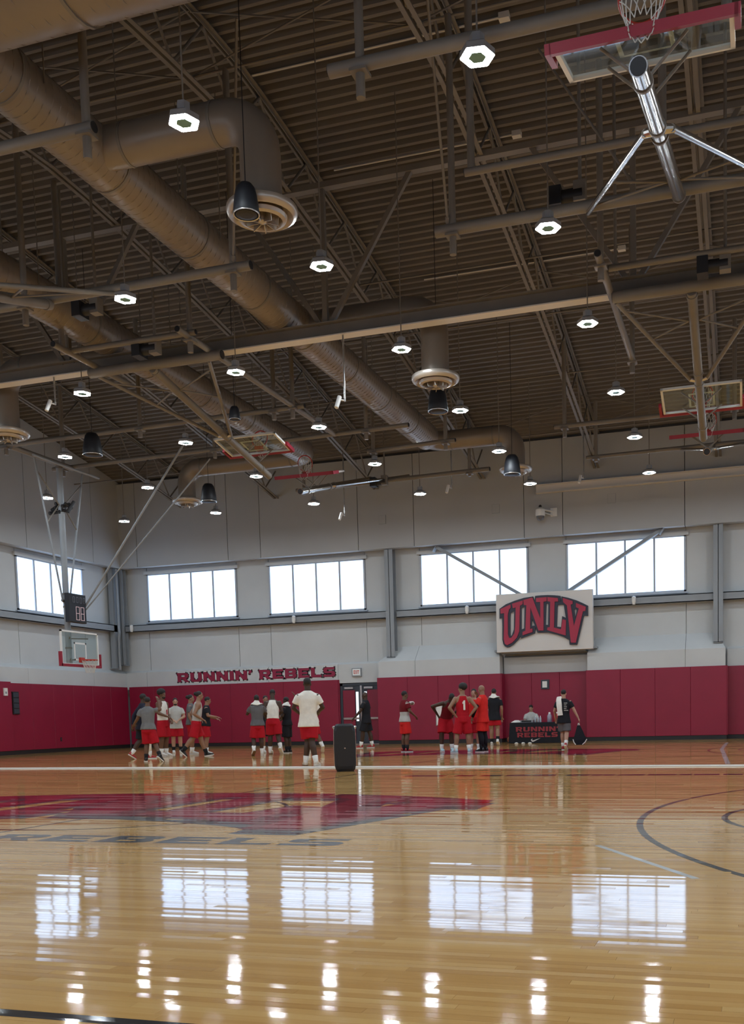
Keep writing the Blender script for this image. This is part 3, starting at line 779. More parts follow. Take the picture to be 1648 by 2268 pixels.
COLN = ['rightmost', 'second from the right', 'third from the right', 'fourth from the right', 'fifth from the right', 'sixth from the right']
for j, y_ in enumerate(LY):
    for i, x_ in enumerate(LX):
        vis = i <= (1, 2, 3, 4, 5, 5)[j]
        lamp(x_, y_, 'lit hexagonal lamp, %s %s' % (COLN[i], ROWN[j]) if vis else 'lit hexagonal high bay lamp past the left edge of the picture', 'high bay lamps under the roof')
for y_ in [3.4, 7.65] + LY:
    for x_ in ((.9, 4.87, 8.84) if y_ > 8 else (.9, 4.87, 8.84) + tuple(LX)):
        lamp(x_, y_, 'lit hexagonal high bay lamp outside the picture above the near or right side', 'high bay lamps under the roof')

# ------------------------------------------------------------------ ducts
def spiral(o, pts, r, name='duct_run', n=24, seam=True):
    q = MB(); q.path(pts, r, n); shade_auto(q.build(name, M['duct'], o))
    pts = [Vector(p) for p in pts]
    return pts
def rings(o, a, b, r, ts, m=None):
    a, b = Vector(a), Vector(b); d = (b - a).normalized()
    for t in ts:
        q = MB(); q.tube(a + d * (t - .025), a + d * (t + .025), r * 1.03, r * 1.03, 24); shade_auto(q.build('duct_band', m or M['taupe'], o))
def seams(o, a, b, r, step=.16):
    """standing spiral seam wound round a straight run"""
    a, b = Vector(a), Vector(b); d = (b - a); L = d.length; d.normalize()
    ref = Vector((0, 0, 1)) if abs(d.z) < .9 else Vector((1, 0, 0)); u = (ref - d * ref.dot(d)).normalized(); v = d.cross(u)
    n = int(L / step) * 14; pts = []
    for i in range(n + 1):
        t = i / 14 * step; an = 2 * PI * i / 14
        pts.append(a + d * t + (u * math.cos(an) + v * math.sin(an)) * (r + .003))
    q = MB(); q.path(pts, .007, 4); q.build('spiral_seam', M['duct'], o)
def elbow(p, d0, d1, R, n=7):
    """arc points turning from direction d0 to d1 around corner p"""
    d0, d1 = Vector(d0), Vector(d1); p = Vector(p); c_ = p - d0 * R + d1 * R
    return [c_ + (d0 * math.sin(PI / 2 * i / n) - d1 * math.cos(PI / 2 * i / n)) * R for i in range(n + 1)]
def diffuser(c_, r, parent):
    """round drum diffuser: flared ring, inner ring, hub and vanes"""
    x, y, z = c_
    q = MB(); q.lathe(c_, [(r * .62, .16), (r * .98, .10), (r, .05), (r * .96, .0), (r * .86, -.03), (r * .80, .01), (r * .60, .10)], 28); shade_auto(q.build('outer_ring', M['diffuser'], parent))
    q = MB(); q.lathe(c_, [(r * .58, .02), (r * .70, -.02), (r * .66, -.07), (r * .56, -.09), (r * .50, -.04), (r * .50, .04)], 28); shade_auto(q.build('inner_ring', M['diffuser'], parent))
    q = MB(); q.lathe(c_, [(.0, .05), (r * .18, .05), (r * .14, -.10), (.0, -.14)], 14); q.build('diffuser_hub', M['diffuser'], parent)
    for k in range(8):
        a = 2 * PI * k / 8
        d = Vector((math.cos(a), math.sin(a), 0)); p = Vector(c_); t = Vector((-d.y, d.x, 0))
        q = MB(); q.add([p + d * r * .14 + Vector((0, 0, .06)), p + d * r * .5 + Vector((0, 0, .04)) + t * .03, p + d * r * .42 + Vector((0, 0, -.16)) + t * .06, p + d * r * .12 + Vector((0, 0, -.12)),
                         p + d * r * .14 + Vector((0, 0, .06)) + t * .012, p + d * r * .5 + Vector((0, 0, .04)) + t * .042, p + d * r * .42 + Vector((0, 0, -.16)) + t * .072, p + d * r * .12 + Vector((0, 0, -.12)) + t * .012],
                        [(0, 1, 2, 3), (7, 6, 5, 4), (0, 4, 5, 1), (1, 5, 6, 2), (2, 6, 7, 3), (3, 7, 4, 0)])
        q.build('vane', M['diffuser'], parent)
def duct_system(x, y0, y1, z, r, side, drops, label, big=None):
    """main along depth at x with side branches that turn down to a diffuser"""
    t = thing('air_duct', (x, (y0 + y1) / 2, z), label, 'duct')
    ye = y1
    spiral(t, [(x, y0, z), (x, ye, z)], r)
    rings(t, (x, y0, z), (x, ye, z), r, [.5 + 2.45 * i for i in range(int((ye - y0 - .6) / 2.45) + 1)])
    seams(t, (x, y0 + .1, z), (x, ye - .1, z), r)
    for (yb, xe, ze, rb) in drops:
        if yb >= ye - .3:
            pts = [(x, ye - .05, z)] + elbow((x, yb, z), (0, 1, 0), (side, 0, 0), .55) + elbow((xe, yb, z), (side, 0, 0), (0, 0, -1), .55) + [(xe, yb, ze)]
        else:
            pts = [(x, yb, z)] + elbow((xe, yb, z), (side, 0, 0), (0, 0, -1), .55) + [(xe, yb, ze)]
        spiral(t, pts, rb, 'branch_duct')
        rings(t, (x + side * r, yb, z), (xe - side * .6, yb, z), rb, [.25, abs(xe - x) - r - .7])
        diffuser((xe, yb, ze - .02), rb * 1.75, t)
    for yy in [y0 + .9 + 4.9 * i for i in range(int((y1 - y0) / 4.9) + 1)]:
        bar('duct_hanger', (x - r - .01, yy, z), (x - r - .01, yy, joist_z(yy) + .1), .012, M['taupe'], t, n=6)
        bar('duct_hanger', (x + r + .01, yy, z), (x + r + .01, yy, joist_z(yy) + .1), .012, M['taupe'], t, n=6)
    return t
duct_system(-10.0, 11.6, 31.2, 10.12, .42, 1, [(14.15, -7.06, 8.70, .31), (21.7, -6.70, 8.55, .31), (31.9, -7.2, 8.95, .31)], 'long taupe spiral duct with three drops, nearer the middle of the roof')
duct_system(-14.45, 12.0, 31.2, 10.12, .42, -1, [(21.7, -18.3, 8.55, .31), (31.9, -19.3, 8.95, .31)], 'long taupe spiral duct with two drops, nearer the side wall')
t = thing('air_duct', (-10, 11.2, 11.2), 'very large round duct across the top left corner', 'duct')
spiral(t, [(-20, 10.95, 10.47), (-4.6, 10.95, 10.47)], .78, n=32)
rings(t, (-20, 10.95, 10.47), (-4.6, 10.95, 10.47), .78, [9.0, 12.1], M['taupe'])
seams(t, (-13.9, 10.95, 10.47), (-4.7, 10.95, 10.47), .78, .22)
for x in (-15.9, -11.6, -7.9, -5.0):
    bar('duct_hanger', (x, 10.95, 11.2), (x, 10.95, joist_z(11) + .5), .012, M['taupe'], t, n=6)

# ------------------------------------------------------------------ pendant loudspeakers
def pendant(p, label, s=1.0):
    t = thing('pendant_speaker', p, label, 'speaker', 'pendant loudspeakers')
    q = MB(); q.lathe(p, [(.05 * s, .31 * s), (.13 * s, .295 * s), (.185 * s, .22 * s), (.22 * s, .08 * s), (.245 * s, -.10 * s), (.26 * s, -.24 * s), (.235 * s, -.28 * s)], 22); shade_auto(q.build('speaker_shell', M['speaker'], t), 60)
    q = MB(); q.lathe(p, [(.262 * s, -.262 * s), (.266 * s, -.27 * s), (.258 * s, -.285 * s), (.24 * s, -.28 * s)], 22); shade_auto(q.build('bottom_trim', M['bright'], t), 60)
    q = MB(); q.lathe(p, [(.235 * s, -.275 * s), (.12 * s, -.30 * s), (.0, -.305 * s)], 22); q.build('speaker_grille', M['black'], t)
    bar('hanging_cable', (p[0], p[1], p[2] + .28 * s), (p[0], p[1], deck_z(p[1]) + .06), .008, M['black'], t, n=6)
pendant((-6.99, 13.5, 8.58), 'black pendant loudspeaker in front of the nearest round diffuser', .74)
pendant((-7.12, 23.2, 8.6), 'black pendant loudspeaker below the second round diffuser from the camera', .95)
pendant((-17.0, 23.4, 8.6), 'black pendant loudspeaker above the left side of the lowered hoop rigging')
pendant((-17.1, 29.6, 8.6), 'black pendant loudspeaker near the corner, beside the far left diffuser')
pendant((-6.85, 29.85, 8.6), 'black pendant loudspeaker right in front of the far right diffuser')
pendant((-12.1, 22.35, 8.6), 'small black pendant loudspeaker behind the long left mast', .55)

# ------------------------------------------------------------------ basketball hoops
def hoop(label, pivot, m, n, ex, L, bt0, bt1, d, brace_x, brace_t, tubes=True, clock=False, rimd=None):
    """pivot: header point; m: mast direction; n: way the board faces; ex: along the board's width"""
    pivot, m, n, ex = Vector(pivot), Vector(m).normalized(), Vector(n).normalized(), Vector(ex).normalized()
    P = lambda t, x, dd: pivot + m * t + ex * x + n * dd
    TM = M['steel'] if tubes == 'steel' else M['chrome'] if tubes else M['taupe']
    o = thing('basketball_hoop', pivot, label, 'hoop', 'basketball hoops')
    q = MB(); q.tube(P(0, 0, 0), P(L, 0, 0), .095, .095, 20); shade_auto(q.build('mast', TM, o))
    q = MB(); q.tube(P(L, 0, 0), P(L + .012, 0, 0), .082, .082, 18); q.build('mast_end', M['black'], o)
    for t in (.12, brace_t - .25, brace_t + .15, L - .5):
        q = MB(); q.tube(P(t - .03, 0, 0), P(t + .03, 0, 0), .108, .108, 20); shade_auto(q.build('collar', M['taupe'], o))
    for s in (-1, 1):
        a = P(brace_t, .16 * s, 0); b = P(.0, brace_x * s, 0)
        bar('side_brace', a, b, .03 if tubes == 'steel' else .045, TM, o, n=12)
        q = MB(); q.tube(P(brace_t, .05 * s, 0), P(brace_t - .05, .19 * s, 0), .06, .05, 12); q.build('brace_knuckle', M['chrome'], o)
        mid = a.lerp(b, .55); mid2 = a.lerp(b, .9)
        bar('cross_strut', mid, P(brace_t * .30, .1 * s, 0), .02, M['taupe'], o, n=8)
        bar('cross_strut', mid2, P(brace_t * .30, .1 * s, 0), .02, M['taupe'], o, n=8)
    # arms that carry the board
    for x in (-.45, .45):
        for t in (bt0 + .2, bt1 - .2):
            bar('board_arm', P(t, 0, .05), P(t, x, d - .02), .018, M['taupe'], o, n=8)
    bd = P((bt0 + bt1) / 2, 0, d)
    W = .915
    def slabp(t0, t1, x0, x1, d0, d1, name, mt, par=o):
        q = MB(); q.add([P(t, x, dd) for dd in (d0, d1) for x in (x0, x1) for t in (t0, t1)], [(0, 2, 3, 1), (4, 5, 7, 6), (0, 1, 5, 4), (2, 6, 7, 3), (0, 4, 6, 2), (1, 3, 7, 5)]); return q.build(name, mt, par)
    bb = slabp(bt0 + .03, bt1 - .03, -W + .03, W - .03, d - .006, d + .006, 'board_glass', M['glass'])
    for (t0, t1, x0, x1) in ((bt0, bt0 + .05, -W, W), (bt1 - .05, bt1, -W, W), (bt0, bt1, -W, -W + .05), (bt0, bt1, W - .05, W)):
        slabp(t0, t1, x0, x1, d - .035, d + .02, 'board_frame', M['white'])
    for (t0, t1, x0, x1) in ((bt1 - .72, bt1 - .67, -.30, .30), (bt1 - .20, bt1 - .15, -.30, .30), (bt1 - .72, bt1 - .15, -.30, -.25), (bt1 - .72, bt1 - .15, .25, .30)):
        slabp(t0, t1, x0, x1, d + .007, d + .010, 'target_line', M['white'], bb)
    pad = slabp(bt1 - .03, bt1 + .05, -W - .04, W + .04, d - .055, d + .045, 'bottom_padding', M['red'])
    for s in (-1, 1): slabp(bt1 - .40, bt1 + .05, s * (W + .045) - .045, s * (W + .045) + .02, d - .055, d + .045, 'side_padding', M['red'])
    rt = bt1 - .16
    slabp(rt - .09, rt + .07, -.10, .10, d + .01, d + .09, 'rim_bracket', M['rim'])
    rc = P(rt, 0, d + .10 + .235)
    q = MB(); q.path([rc + (ex * math.cos(2 * PI * k / 28) + n * math.sin(2 * PI * k / 28)) * .235 for k in range(28)], .016, 8, closed=True); rim = q.build('rim', M['rim'], o, smooth=True)
    q = MB()
    gdir = Vector((0, 0, -1))
    for k in range(12):
        for s in (-1, 1):
            pts = []
            for i in range(5):
                a = 2 * PI * (k + s * i * .5) / 12; rr = .235 - .028 * i
                pts.append(rc + (ex * math.cos(a) + n * math.sin(a)) * rr + (m if abs(m.z) > .9 else gdir * .9 + m * .35) * (.1 * i))
            q.path(pts, .006, 4)
    q.build('net', M['net'], o)['kind'] = 'stuff'
    return o, P
ang = math.radians(15.6)
ca, sa = math.cos(ang), math.sin(ang)
def stowed(label, x, y, z, sd, L, tubes=True, a=None):
    c_, s_ = (ca, sa) if a is None else (math.cos(a), math.sin(a))
    return hoop(label, (x, y, z), (0, sd * c_, -s_), (0, sd * s_, c_), (1, 0, 0), L, L - 1.55, L - .50, .45, 1.45, L - 2.45, tubes)
stowed('raised basketball hoop with a chrome mast in the top right corner', -1.05, 16.8, 9.20, -1, 6.55)
stowed('raised basketball hoop on a tall taupe mast under the cross truss, right edge', -1.04, 20.25, 9.10, 1, 5.35, False)
stowed('raised basketball hoop at the right edge seen end-on near the far wall', -1.05, 34.0, 9.66, -1, 6.4)
stowed('raised basketball hoop mast entering from the left edge, board out of sight', -13.0, 16.8, 9.20, -1, 6.55, False)
stowed('raised basketball hoop on the long taupe mast left of the picture centre', -13.0, 20.25, 9.10, 1, 5.75, False, math.radians(11.5))
stowed('raised basketball hoop with visible net, hanging near the far wall left of centre', -13.1, 34.2, 9.70, -1, 6.3)
# the lowered one
HX, HY = -20.75, 26.83
ho, P = hoop('lowered glass basketball hoop with red padding in front of the side wall', (HX, HY, 9.25), (0, 0, -1), (1, 0, 0), (0, -1, 0), 6.25, 9.25 - 4.0, 9.25 - 2.93, .42, 1.15, 4.3, 'steel')
for p0, p1, r in (((HX + .30, HY + .46, 4.78), (-16.15, HY - .2, 9.35), .034), ((HX + .30, HY + .50, 4.70), (-15.6, HY + .35, 9.0), .022)):
    bar('back_stay', p0, p1, r, M['steel'], ho, n=10)
bar('header_tube', (HX, 24.7, 9.25), (HX, 27.5, 9.25), .08, M['taupe'], ho, n=12)
bar('header_tube', (HX + .6, 24.9, 9.0), (HX + .6, 28.0, 9.0), .035, M['steel'], ho, n=12)
for p0_, p1_ in (((HX + .1, HY + .44, 4.82), (HX + .32, HY + .44, 4.80)),):
    bar('stay_lug', p0_, p1_, .05, M['black'], ho, n=10)
q = MB()
for k in range(9): q.tube((HX - .35 + .08 * k, HY - .14 + .03 * (k % 3), 7.72 + .09 * (k % 4)), (HX - .25 + .08 * k, HY + .12, 7.80 + .07 * ((k * 3) % 5)), .06, .05, 8)
q.build('winch', M['black'], ho)
# shot clock on the mast
sc = thing('shot_clock', (HX + .2, HY, 4.2), 'black shot clock box with outlined digits above the lowered hoop', 'clock')
fx = HX + .42
MB().cbox(-.42, .42, 0, .16, 4.28, 5.18, .02, lambda u, d_, v: (fx - d_, HY + u, v)).build('clock_case', M['speaker'], sc)
def seg(y0, z0, w, h, t, on='abcdefg'):
    S = {'a': (0, w, h - t, h), 'b': (w - t, w, h / 2, h), 'c': (w - t, w, 0, h / 2), 'd': (0, w, 0, t), 'e': (0, t, 0, h / 2), 'f': (0, t, h / 2, h), 'g': (0, w, h / 2 - t / 2, h / 2 + t / 2)}
    for c_ in on:
        a, b, c0, c1 = S[c_]
        # the face is read from +x, where +y runs to the reader's right
        MB().box(fx, fx + .006, y0 + a, y0 + b, z0 + c0, z0 + c1).build('digit_segment', M['led_red'], sc)
seg(HY - .10, 4.36, .17, .42, .014); seg(HY + .13, 4.36, .17, .42, .014)
dim = mat('dim_segment', (0.16, 0.17, 0.2), 0.5)
for y0 in (-.2, -.03, .14, .30):
    for a, b, c0, c1 in ((0, .09, .17, .185), (0, .09, 0, .015), (0, .015, 0, .18), (.08, .095, 0, .18)):
        MB().box(fx, fx + .004, HY + y0 + a - .03, HY + y0 + b - .03, 4.90 + c0, 4.90 + c1).build('digit_segment', dim, sc)

# ------------------------------------------------------------------ UNLV sign
SX0, SX1, SZ0, SZ1, SY = -9.22, -5.52, 3.45, 5.65, 37.02
sg = thing('wall_sign', (-7.37, SY + .1, SZ0), 'white board with arched red UNLV letters edged in black', 'sign')
MB().cbox(SX0, SX1, 0, .22, SZ0, SZ1, .01, lambda u, d_, v: (u, SY + d_, v)).build('sign_board', M['sign_panel'], sg)
mpS = lambda u, h_, v: (SX0 + u, SY - h_, SZ0 + v)
def flat_solid(name, outer, holes, h0, h1, mp, m, parent):
    n = len(outer); allp = list(outer) + [p for h_ in holes for p in h_]
    ls = [[Vector((x, y, 0)) for x, y in outer]] + [[Vector((x, y, 0)) for x, y in h_] for h_ in holes]
    tr = tessellate_polygon(ls); N = len(allp)
    vs = [mp(x, h0, y) for x, y in allp] + [mp(x, h1, y) for x, y in allp]
    fs = [tuple(i + N for i in t_) for t_ in tr] + [tuple(t_) for t_ in tr]
    o0 = 0
    for lp in [outer] + list(holes):
        k = len(lp)
        for i in range(k): fs.append((o0 + i, o0 + (i + 1) % k, N + o0 + (i + 1) % k, N + o0 + i))
        o0 += k
    q = MB(); q.add(vs, fs)
    return q.build(name, m, parent)
flat_solid('letter_backing', [tuple(p) for p in LOGO['OUT']], [[tuple(p) for p in h_] for h_ in LOGO['H']], 0, .07, mpS, M['sign_black'], sg)
for ch in 'UNLV': flat_solid('sign_letter', [tuple(p) for p in LOGO[ch]], [], .05, .10, mpS, M['sign_red'], sg)
for x0 in (SX0 - .12, SX1): MB().box(x0, x0 + .12, SY + .12, SY + .7, SZ0 + .02, SZ0 + .1).build('sign_bracket', M['steel'], sg)
# ------------------------------------------------------------------ wall lettering
def stroke(polys, w, h0, h1, mp):
    q = MB()
    for P_ in polys:
        n = len(P_)
        for i in range(n):
            a, b = Vector(P_[i]), Vector(P_[(i + 1) % n]); d_ = b - a
            if d_.length < 1e-6: continue
            d_.normalize(); nn_ = Vector((-d_.y, d_.x)) * w; a2, b2 = a - d_ * w * .8, b + d_ * w * .8
            c4 = [a2 + nn_, b2 + nn_, b2 - nn_, a2 - nn_]
            q.add([mp(p.x, h1, p.y) for p in c4] + [mp(p.x, h0, p.y) for p in c4], [(0, 1, 2, 3), (0, 4, 5, 1), (1, 5, 6, 2), (2, 6, 7, 3), (3, 7, 4, 0)])
    return q
wt = thing('wall_lettering', (-20, YF - .2, 2.75), "crimson RUNNIN' REBELS lettering edged in black and white on the far wall", 'lettering')
mpW = lambda u, h_, v: (u, YF - .152 - h_, v)
for ch, o_, hs in lay("RUNNIN'", -23.66, -20.08, 2.80, .39) + lay('REBELS', -19.72, -16.26, 2.80, .39):
    l_ = flat_solid('letter', o_, hs, .002, .024, mpW, M['letter_red'], wt)
    stroke([o_] + hs, .008, .002, .018, mpW).build('letter_edge', M['letter_dark'], l_)
    stroke([o_], .045, .0, .008, mpW).build('letter_border', M['letter_white'], l_)
# exit sign
ex_ = thing('exit_sign', (-15.3, YF - .17, 2.76), 'small white EXIT sign with red letters above the double door', 'sign')
MB().box(-15.50, -15.09, YF - .23, YF - .155, 2.77, 3.11).build('sign_case', M['steel'], ex_)
MB().box(-15.46, -15.13, YF - .236, YF - .228, 2.82, 3.07).build('sign_face', M['exit_face'], ex_)
for ch, o_, hs in lay('EXIT', -15.41, -15.18, 2.87, .15, .2):
    flat_solid('letter', o_, hs, 0, .006, lambda u, h_, v: (u, YF - .237 - h_, v), M['exit_red'], ex_)
# ------------------------------------------------------------------ double door
dr = bpy.data.objects.new('door_1', None); COL.objects.link(dr); dr.location = (-15.1, YF, 0)
tag(dr, 'dark double door with crimson padded leaves under the EXIT sign', kind='structure')
DY = YF - .03
MB().box(-16.10, -15.98, DY - .08, DY, 0, 2.50).box(-14.36, -14.22, DY - .08, DY, 0, 2.50).box(-16.10, -14.22, DY - .08, DY, 2.40, 2.52).build('door_frame', M['door_dark'], dr)
MB().box(-15.20, -15.12, DY - .10, DY, 0, 2.40).build('centre_mullion', M['bright'], dr)
for a, b, s in ((-15.98, -15.20, 1), (-15.12, -14.36, -1)):
    lf = MB().box(a + .005, b - .005, DY - .06, DY - .01, .02, 2.39).build('door_leaf', M['door_dark'], dr)
    lx0, lx1 = (b - .20, b - .09) if s == 1 else (a + .09, a + .20)
    px0, px1 = (a + .02, b - .24) if s == 1 else (a + .24, b - .02)
    MB().box(px0, px1, DY - .10, DY - .06, .16, 2.22).build('door_pad', M['door_red'], lf)
    MB().box(lx0, lx1, DY - .066, DY - .058, .95, 2.15).build('door_lite', M['daylight'], lf)
    MB().box(a + .04, b - .04, DY - .15, DY - .11, 1.02, 1.10).build('push_bar', M['bright'], lf)
    MB().box(a + .1, a + .48, DY - .13, DY - .06, 2.27, 2.35).build('door_closer', M['bright'], lf)
MB().box(-16.1, -14.22, DY - .12, DY, 0, .018).build('threshold', M['bright'], dr)
# ------------------------------------------------------------------ small wall devices
def device(name, label, cat, parts):
    o = thing(name, parts[0][1][0::2] if 0 else (parts[0][1][0], parts[0][1][2], parts[0][1][4]), label, cat)
    for nm, bx, m in parts: MB().box(*bx).build(nm, m, o)
    return o
device('strobe_alarm', 'small white alarm strobe in a dark frame on pads above the table', 'alarm', [('back_box', (-7.64, -7.32, YF - .24, YF - .19, 2.02, 2.38), M['door_dark']), ('strobe_body', (-7.58, -7.40, YF - .27, YF - .24, 2.08, 2.32), M['white'])])
device('wall_notice', 'white framed notice on the crimson pads behind the bent over player', 'notice', [('notice_frame', (-11.78, -11.50, YF - .725, YF - .705, .70, 1.50), M['bright']), ('notice_sheet', (-11.75, -11.53, YF - .73, YF - .724, .73, 1.47), M['white'])])
device('intercom_box', 'small white intercom box at the left edge on crimson pads', 'intercom', [('box_body', (XL + .50, XL + .545, 29.88, 30.06, 2.18, 2.46), M['white']), ('box_speaker', (XL + .545, XL + .55, 29.93, 30.01, 2.25, 2.33), M['steel'])])
device('control_panel', 'tall black control panel with stacked plates on the side wall pads', 'panel', [('panel_case', (XL + .38, XL + .43, 30.42, 30.76, 1.5, 2.34), M['black'])] + [('panel_plate', (XL + .43, XL + .445, 30.45, 30.73, z0, z0 + .17), M['door_dark']) for z0 in (1.53, 1.73, 1.93, 2.13)])
device('power_outlet', 'small dark power outlet low on the side wall pads', 'outlet', [('outlet_plate', (XL + .38, XL + .392, 33.02, 33.1, .42, .58), M['black']), ('outlet_socket', (XL + .392, XL + .397, 33.04, 33.08, .46, .54), M['door_dark'])])
for (x, z, t) in ((-13.82, 8.86, 'square wall hatch high up left of the round diffuser'), (-9.20, 8.90, 'square wall hatch high above the middle window'), (-4.80, 8.92, 'square wall hatch high above the right window')):
    d_ = YF - .662
    o = thing('wall_hatch', (x, d_, z), t, 'hatch')
    MB().box(x - .15, x + .15, d_ - .012, d_, z - .17, z + .17).build('hatch_frame', M['steel'], o)
    MB().box(x - .14, x + .14, d_ - .02, d_ - .01, z - .16, z + .16).build('hatch_plate', M['wall_up'], o)
for x, t in ((-25.69, 'white sensor on the girt beside the corner column'), (-17.93, 'white sensor on the girt under the second window'), (-10.5, 'white sensor on the girt left of the UNLV sign'), (-4.05, 'white sensor on the girt right of the UNLV sign')):
    o = thing('girt_sensor', (x, YF - .4, 5.1), t, 'sensor', 'sensors on the girts')
    q = MB(); q.lathe((x, YF - .41, 5.20), [(.03, .15), (.075, .12), (.08, -.05), (.05, -.16)], 12); shade_auto(q.build('sensor_body', M['white'], o))
    MB().box(x - .04, x + .04, YF - .36, YF - .335, 5.12, 5.28).build('sensor_bracket', M['steel'], o)
# security camera
o = thing('security_camera', (-7.2, 36.7, 8.5), 'white dome security camera on an arm high on the far wall', 'camera')
q = MB(); q.lathe((-7.39, 36.75, 8.42), [(.06, .30), (.10, .28), (.17, .22), (.18, .02), (.17, -.02)], 20); shade_auto(q.build('camera_housing', M['white'], o))
q = MB(); q.ell((-7.39, 36.75, 8.40), (.155, .155, .17)); q.build('camera_dome', mat('smoked_dome', (0.12, 0.12, 0.13), .15), o, smooth=True)
bar('camera_arm', (-7.39, 36.75, 8.66), (-7.0, 37.16, 8.62), .035, M['white'], o, n=10)
bar('arm_brace', (-7.28, 36.88, 8.55), (-6.98, 37.16, 8.46), .02, M['white'], o, n=8)
MB().box(-7.08, -6.84, 37.14, 37.198, 8.44, 8.74).build('mount_plate', M['white'], o)
q = MB(); q.ell((-7.39, 36.75, 8.76), (.06, .06, .06)); q.build('camera_cap', M['black'], o, smooth=True)
# cameras hanging from the truss
for (x, y, z0, z1, t) in ((-8.47, 20.65, 7.86, 9.30, 'white camera hanging on a thin pole in front of the long duct'), (-15.98, 20.65, 8.62, 9.30, 'white camera hanging on a short pole near the left edge'), (-9.70, 33.0, 8.7, 9.7, 'white camera hanging on a pole close to the far wall'), (-14.05, 33.9, 8.3, 9.6, 'white camera hanging on a pole left of the far raised hoop'), (-5.35, 34.2, 8.9, 10.4, 'white camera hanging on a pole near the far wall joist end')):
    o = thing('pole_camera', (x, y, z0), t, 'camera', 'cameras on poles')
    bar('camera_pole', (x, y, z0 + .12), (x, y, TZ + .01 if y < 21 else joist_z(y) + .03), .022, M['bright'], o, n=8)
    q = MB(); q.tube((x - .10, y - .05, z0 + .22), (x - .14, y - .16, z0 - .04), .05, .045, 12); shade_auto(q.build('camera_body', M['white'], o))
    bar('camera_arm', (x, y, z0 + .14), (x - .10, y - .05, z0 + .16), .018, M['white'], o, n=8)
# black scoreboard winch boxes in the steelwork
for p, t in (((-13.3, 18.4, 9.75), 'cluster of black winch gear over the left pipes'), ((-12.6, 19.45, 9.2), 'black winch motor under the short left pipe'), ((-.6, 19.4, 9.15), 'black winch motor under the short right pipe'), ((-2.9, 17.2, 9.7), 'black winch motor behind the topmost mast'), ((-12.3, 32.9, 9.25), 'black winch motor on the far pipe right of the netted hoop')):
    o = thing('winch_motor', p, t, 'winch', 'winches on the pipes'); x, y, z = p
    q = MB(); q.tube((x - .25, y, z), (x + .25, y, z), .12, .12, 14); shade_auto(q.build('winch_drum', M['black'], o))
    MB().box(x - .3, x - .1, y - .16, y + .16, z - .15, z + .15).build('winch_gearbox', M['black'], o)
    MB().box(x + .1, x + .3, y - .1, y + .1, z - .12, z + .2).build('winch_bracket', M['taupe'], o)
    bar('winch_hanger', (x + .2, y, z + .1), (x + .2, y, deck_z(y) + .02), .03, M['taupe'], o, n=8)
# electrical conduits under the deck with small end boxes
for (x0, x1, y, t) in ((-9.6, -4.4, 19.0, 'nearest pale conduit under the deck'), (-9.2, -4.9, 22.2, 'pale conduit under the deck left of the right joist'), (-8.6, -3.2, 27.0, 'pale conduit under the deck crossing the right joist'), (-8.8, -3.9, 28.4, 'pale conduit under the deck with a junction box')):
    o = thing('ceiling_conduit', (x0, y, deck_z(y)), t, 'conduit', 'conduits under the roof deck')
    z = deck_z(y) - .04
    bar('conduit_tube', (x0, y, z), (x1, y, z), .02, M['flange'], o, n=8)
    MB().box(x1 - .06, x1 + .14, y - .07, y + .07, z - .06, z + .05).build('junction_box', M['flange'], o)
# bracing rods between pipes
for p0, p1, t in (((-7.6, 14.6, 11.9), (-9.0, 16.8, 9.4), 'thin diagonal rod down to the open-ended pipe'), ((-4.3, 13.6, 12.3), (-4.9, 16.8, 9.4), 'thin diagonal rod left of the right roof joist'), ((-3.3, 16.8, 11.9), (-1.8, 16.9, 9.6), 'thin diagonal rod right of the right roof joist')):
    o = thing('bracing_rod', p0, t, 'rod', 'thin bracing rods')
    bar('rod_body', p0, p1, .022, M['taupe'], o, n=8)
    bar('rod_clevis', Vector(p1) + (Vector(p0) - Vector(p1)).normalized() * .12, p1, .035, M['taupe'], o, n=8)

# ------------------------------------------------------------------ people
PEND = []      # (object, voxel) shells waiting to be fused into one continuous skin
def shell(mb, name, m, parent, voxel):
    o = mb.build(name, m, parent, fix=True)
    md = o.modifiers.new('fuse', 'REMESH'); md.mode = 'VOXEL'; md.voxel_size = voxel; md.use_smooth_shade = True
    sm = o.modifiers.new('soften', 'SMOOTH'); sm.factor = .5; sm.iterations = 2
    PEND.append(o)
    return o
def fuse_all():
    dg = bpy.context.evaluated_depsgraph_get()
    for o in PEND:
        me = bpy.data.meshes.new_from_object(o.evaluated_get(dg), depsgraph=dg)
        me.name = o.name; old = o.data; o.modifiers.clear(); o.data = me; bpy.data.meshes.remove(old)
    PEND.clear()
SK = {'dark': (0.055, 0.030, 0.020), 'brown': (0.13, 0.068, 0.042), 'tan': (0.27, 0.150, 0.098), 'light': (0.40, 0.235, 0.165)}
def cloth(name, col): return mat('cloth_' + name, col, .85, spec=.2, var=.08, scale=9, bump=.35, bscale=14)
CL = {'red': cloth('red', (0.38, 0.008, 0.018)), 'scarlet': cloth('scarlet', (0.58, 0.022, 0.020)), 'maroon': cloth('maroon', (0.14, 0.008, 0.014)), 'white': cloth('white', (0.72, 0.71, 0.66)),
      'grey': cloth('grey', (0.155, 0.16, 0.165)), 'pale': cloth('pale_grey', (0.44, 0.44, 0.42)), 'black': cloth('black', (0.014, 0.015, 0.02)), 'navy': cloth('navy', (0.016, 0.018, 0.032)), 'slate': cloth('slate', (0.11, 0.11, 0.12))}
HAIR = mat('dark_hair', (0.010, 0.008, 0.008), .7)
SOLE = mat('shoe_sole', (0.6, 0.6, 0.58), .6); SOLEG = mat('gum_sole', (0.16, 0.09, 0.05), .6)
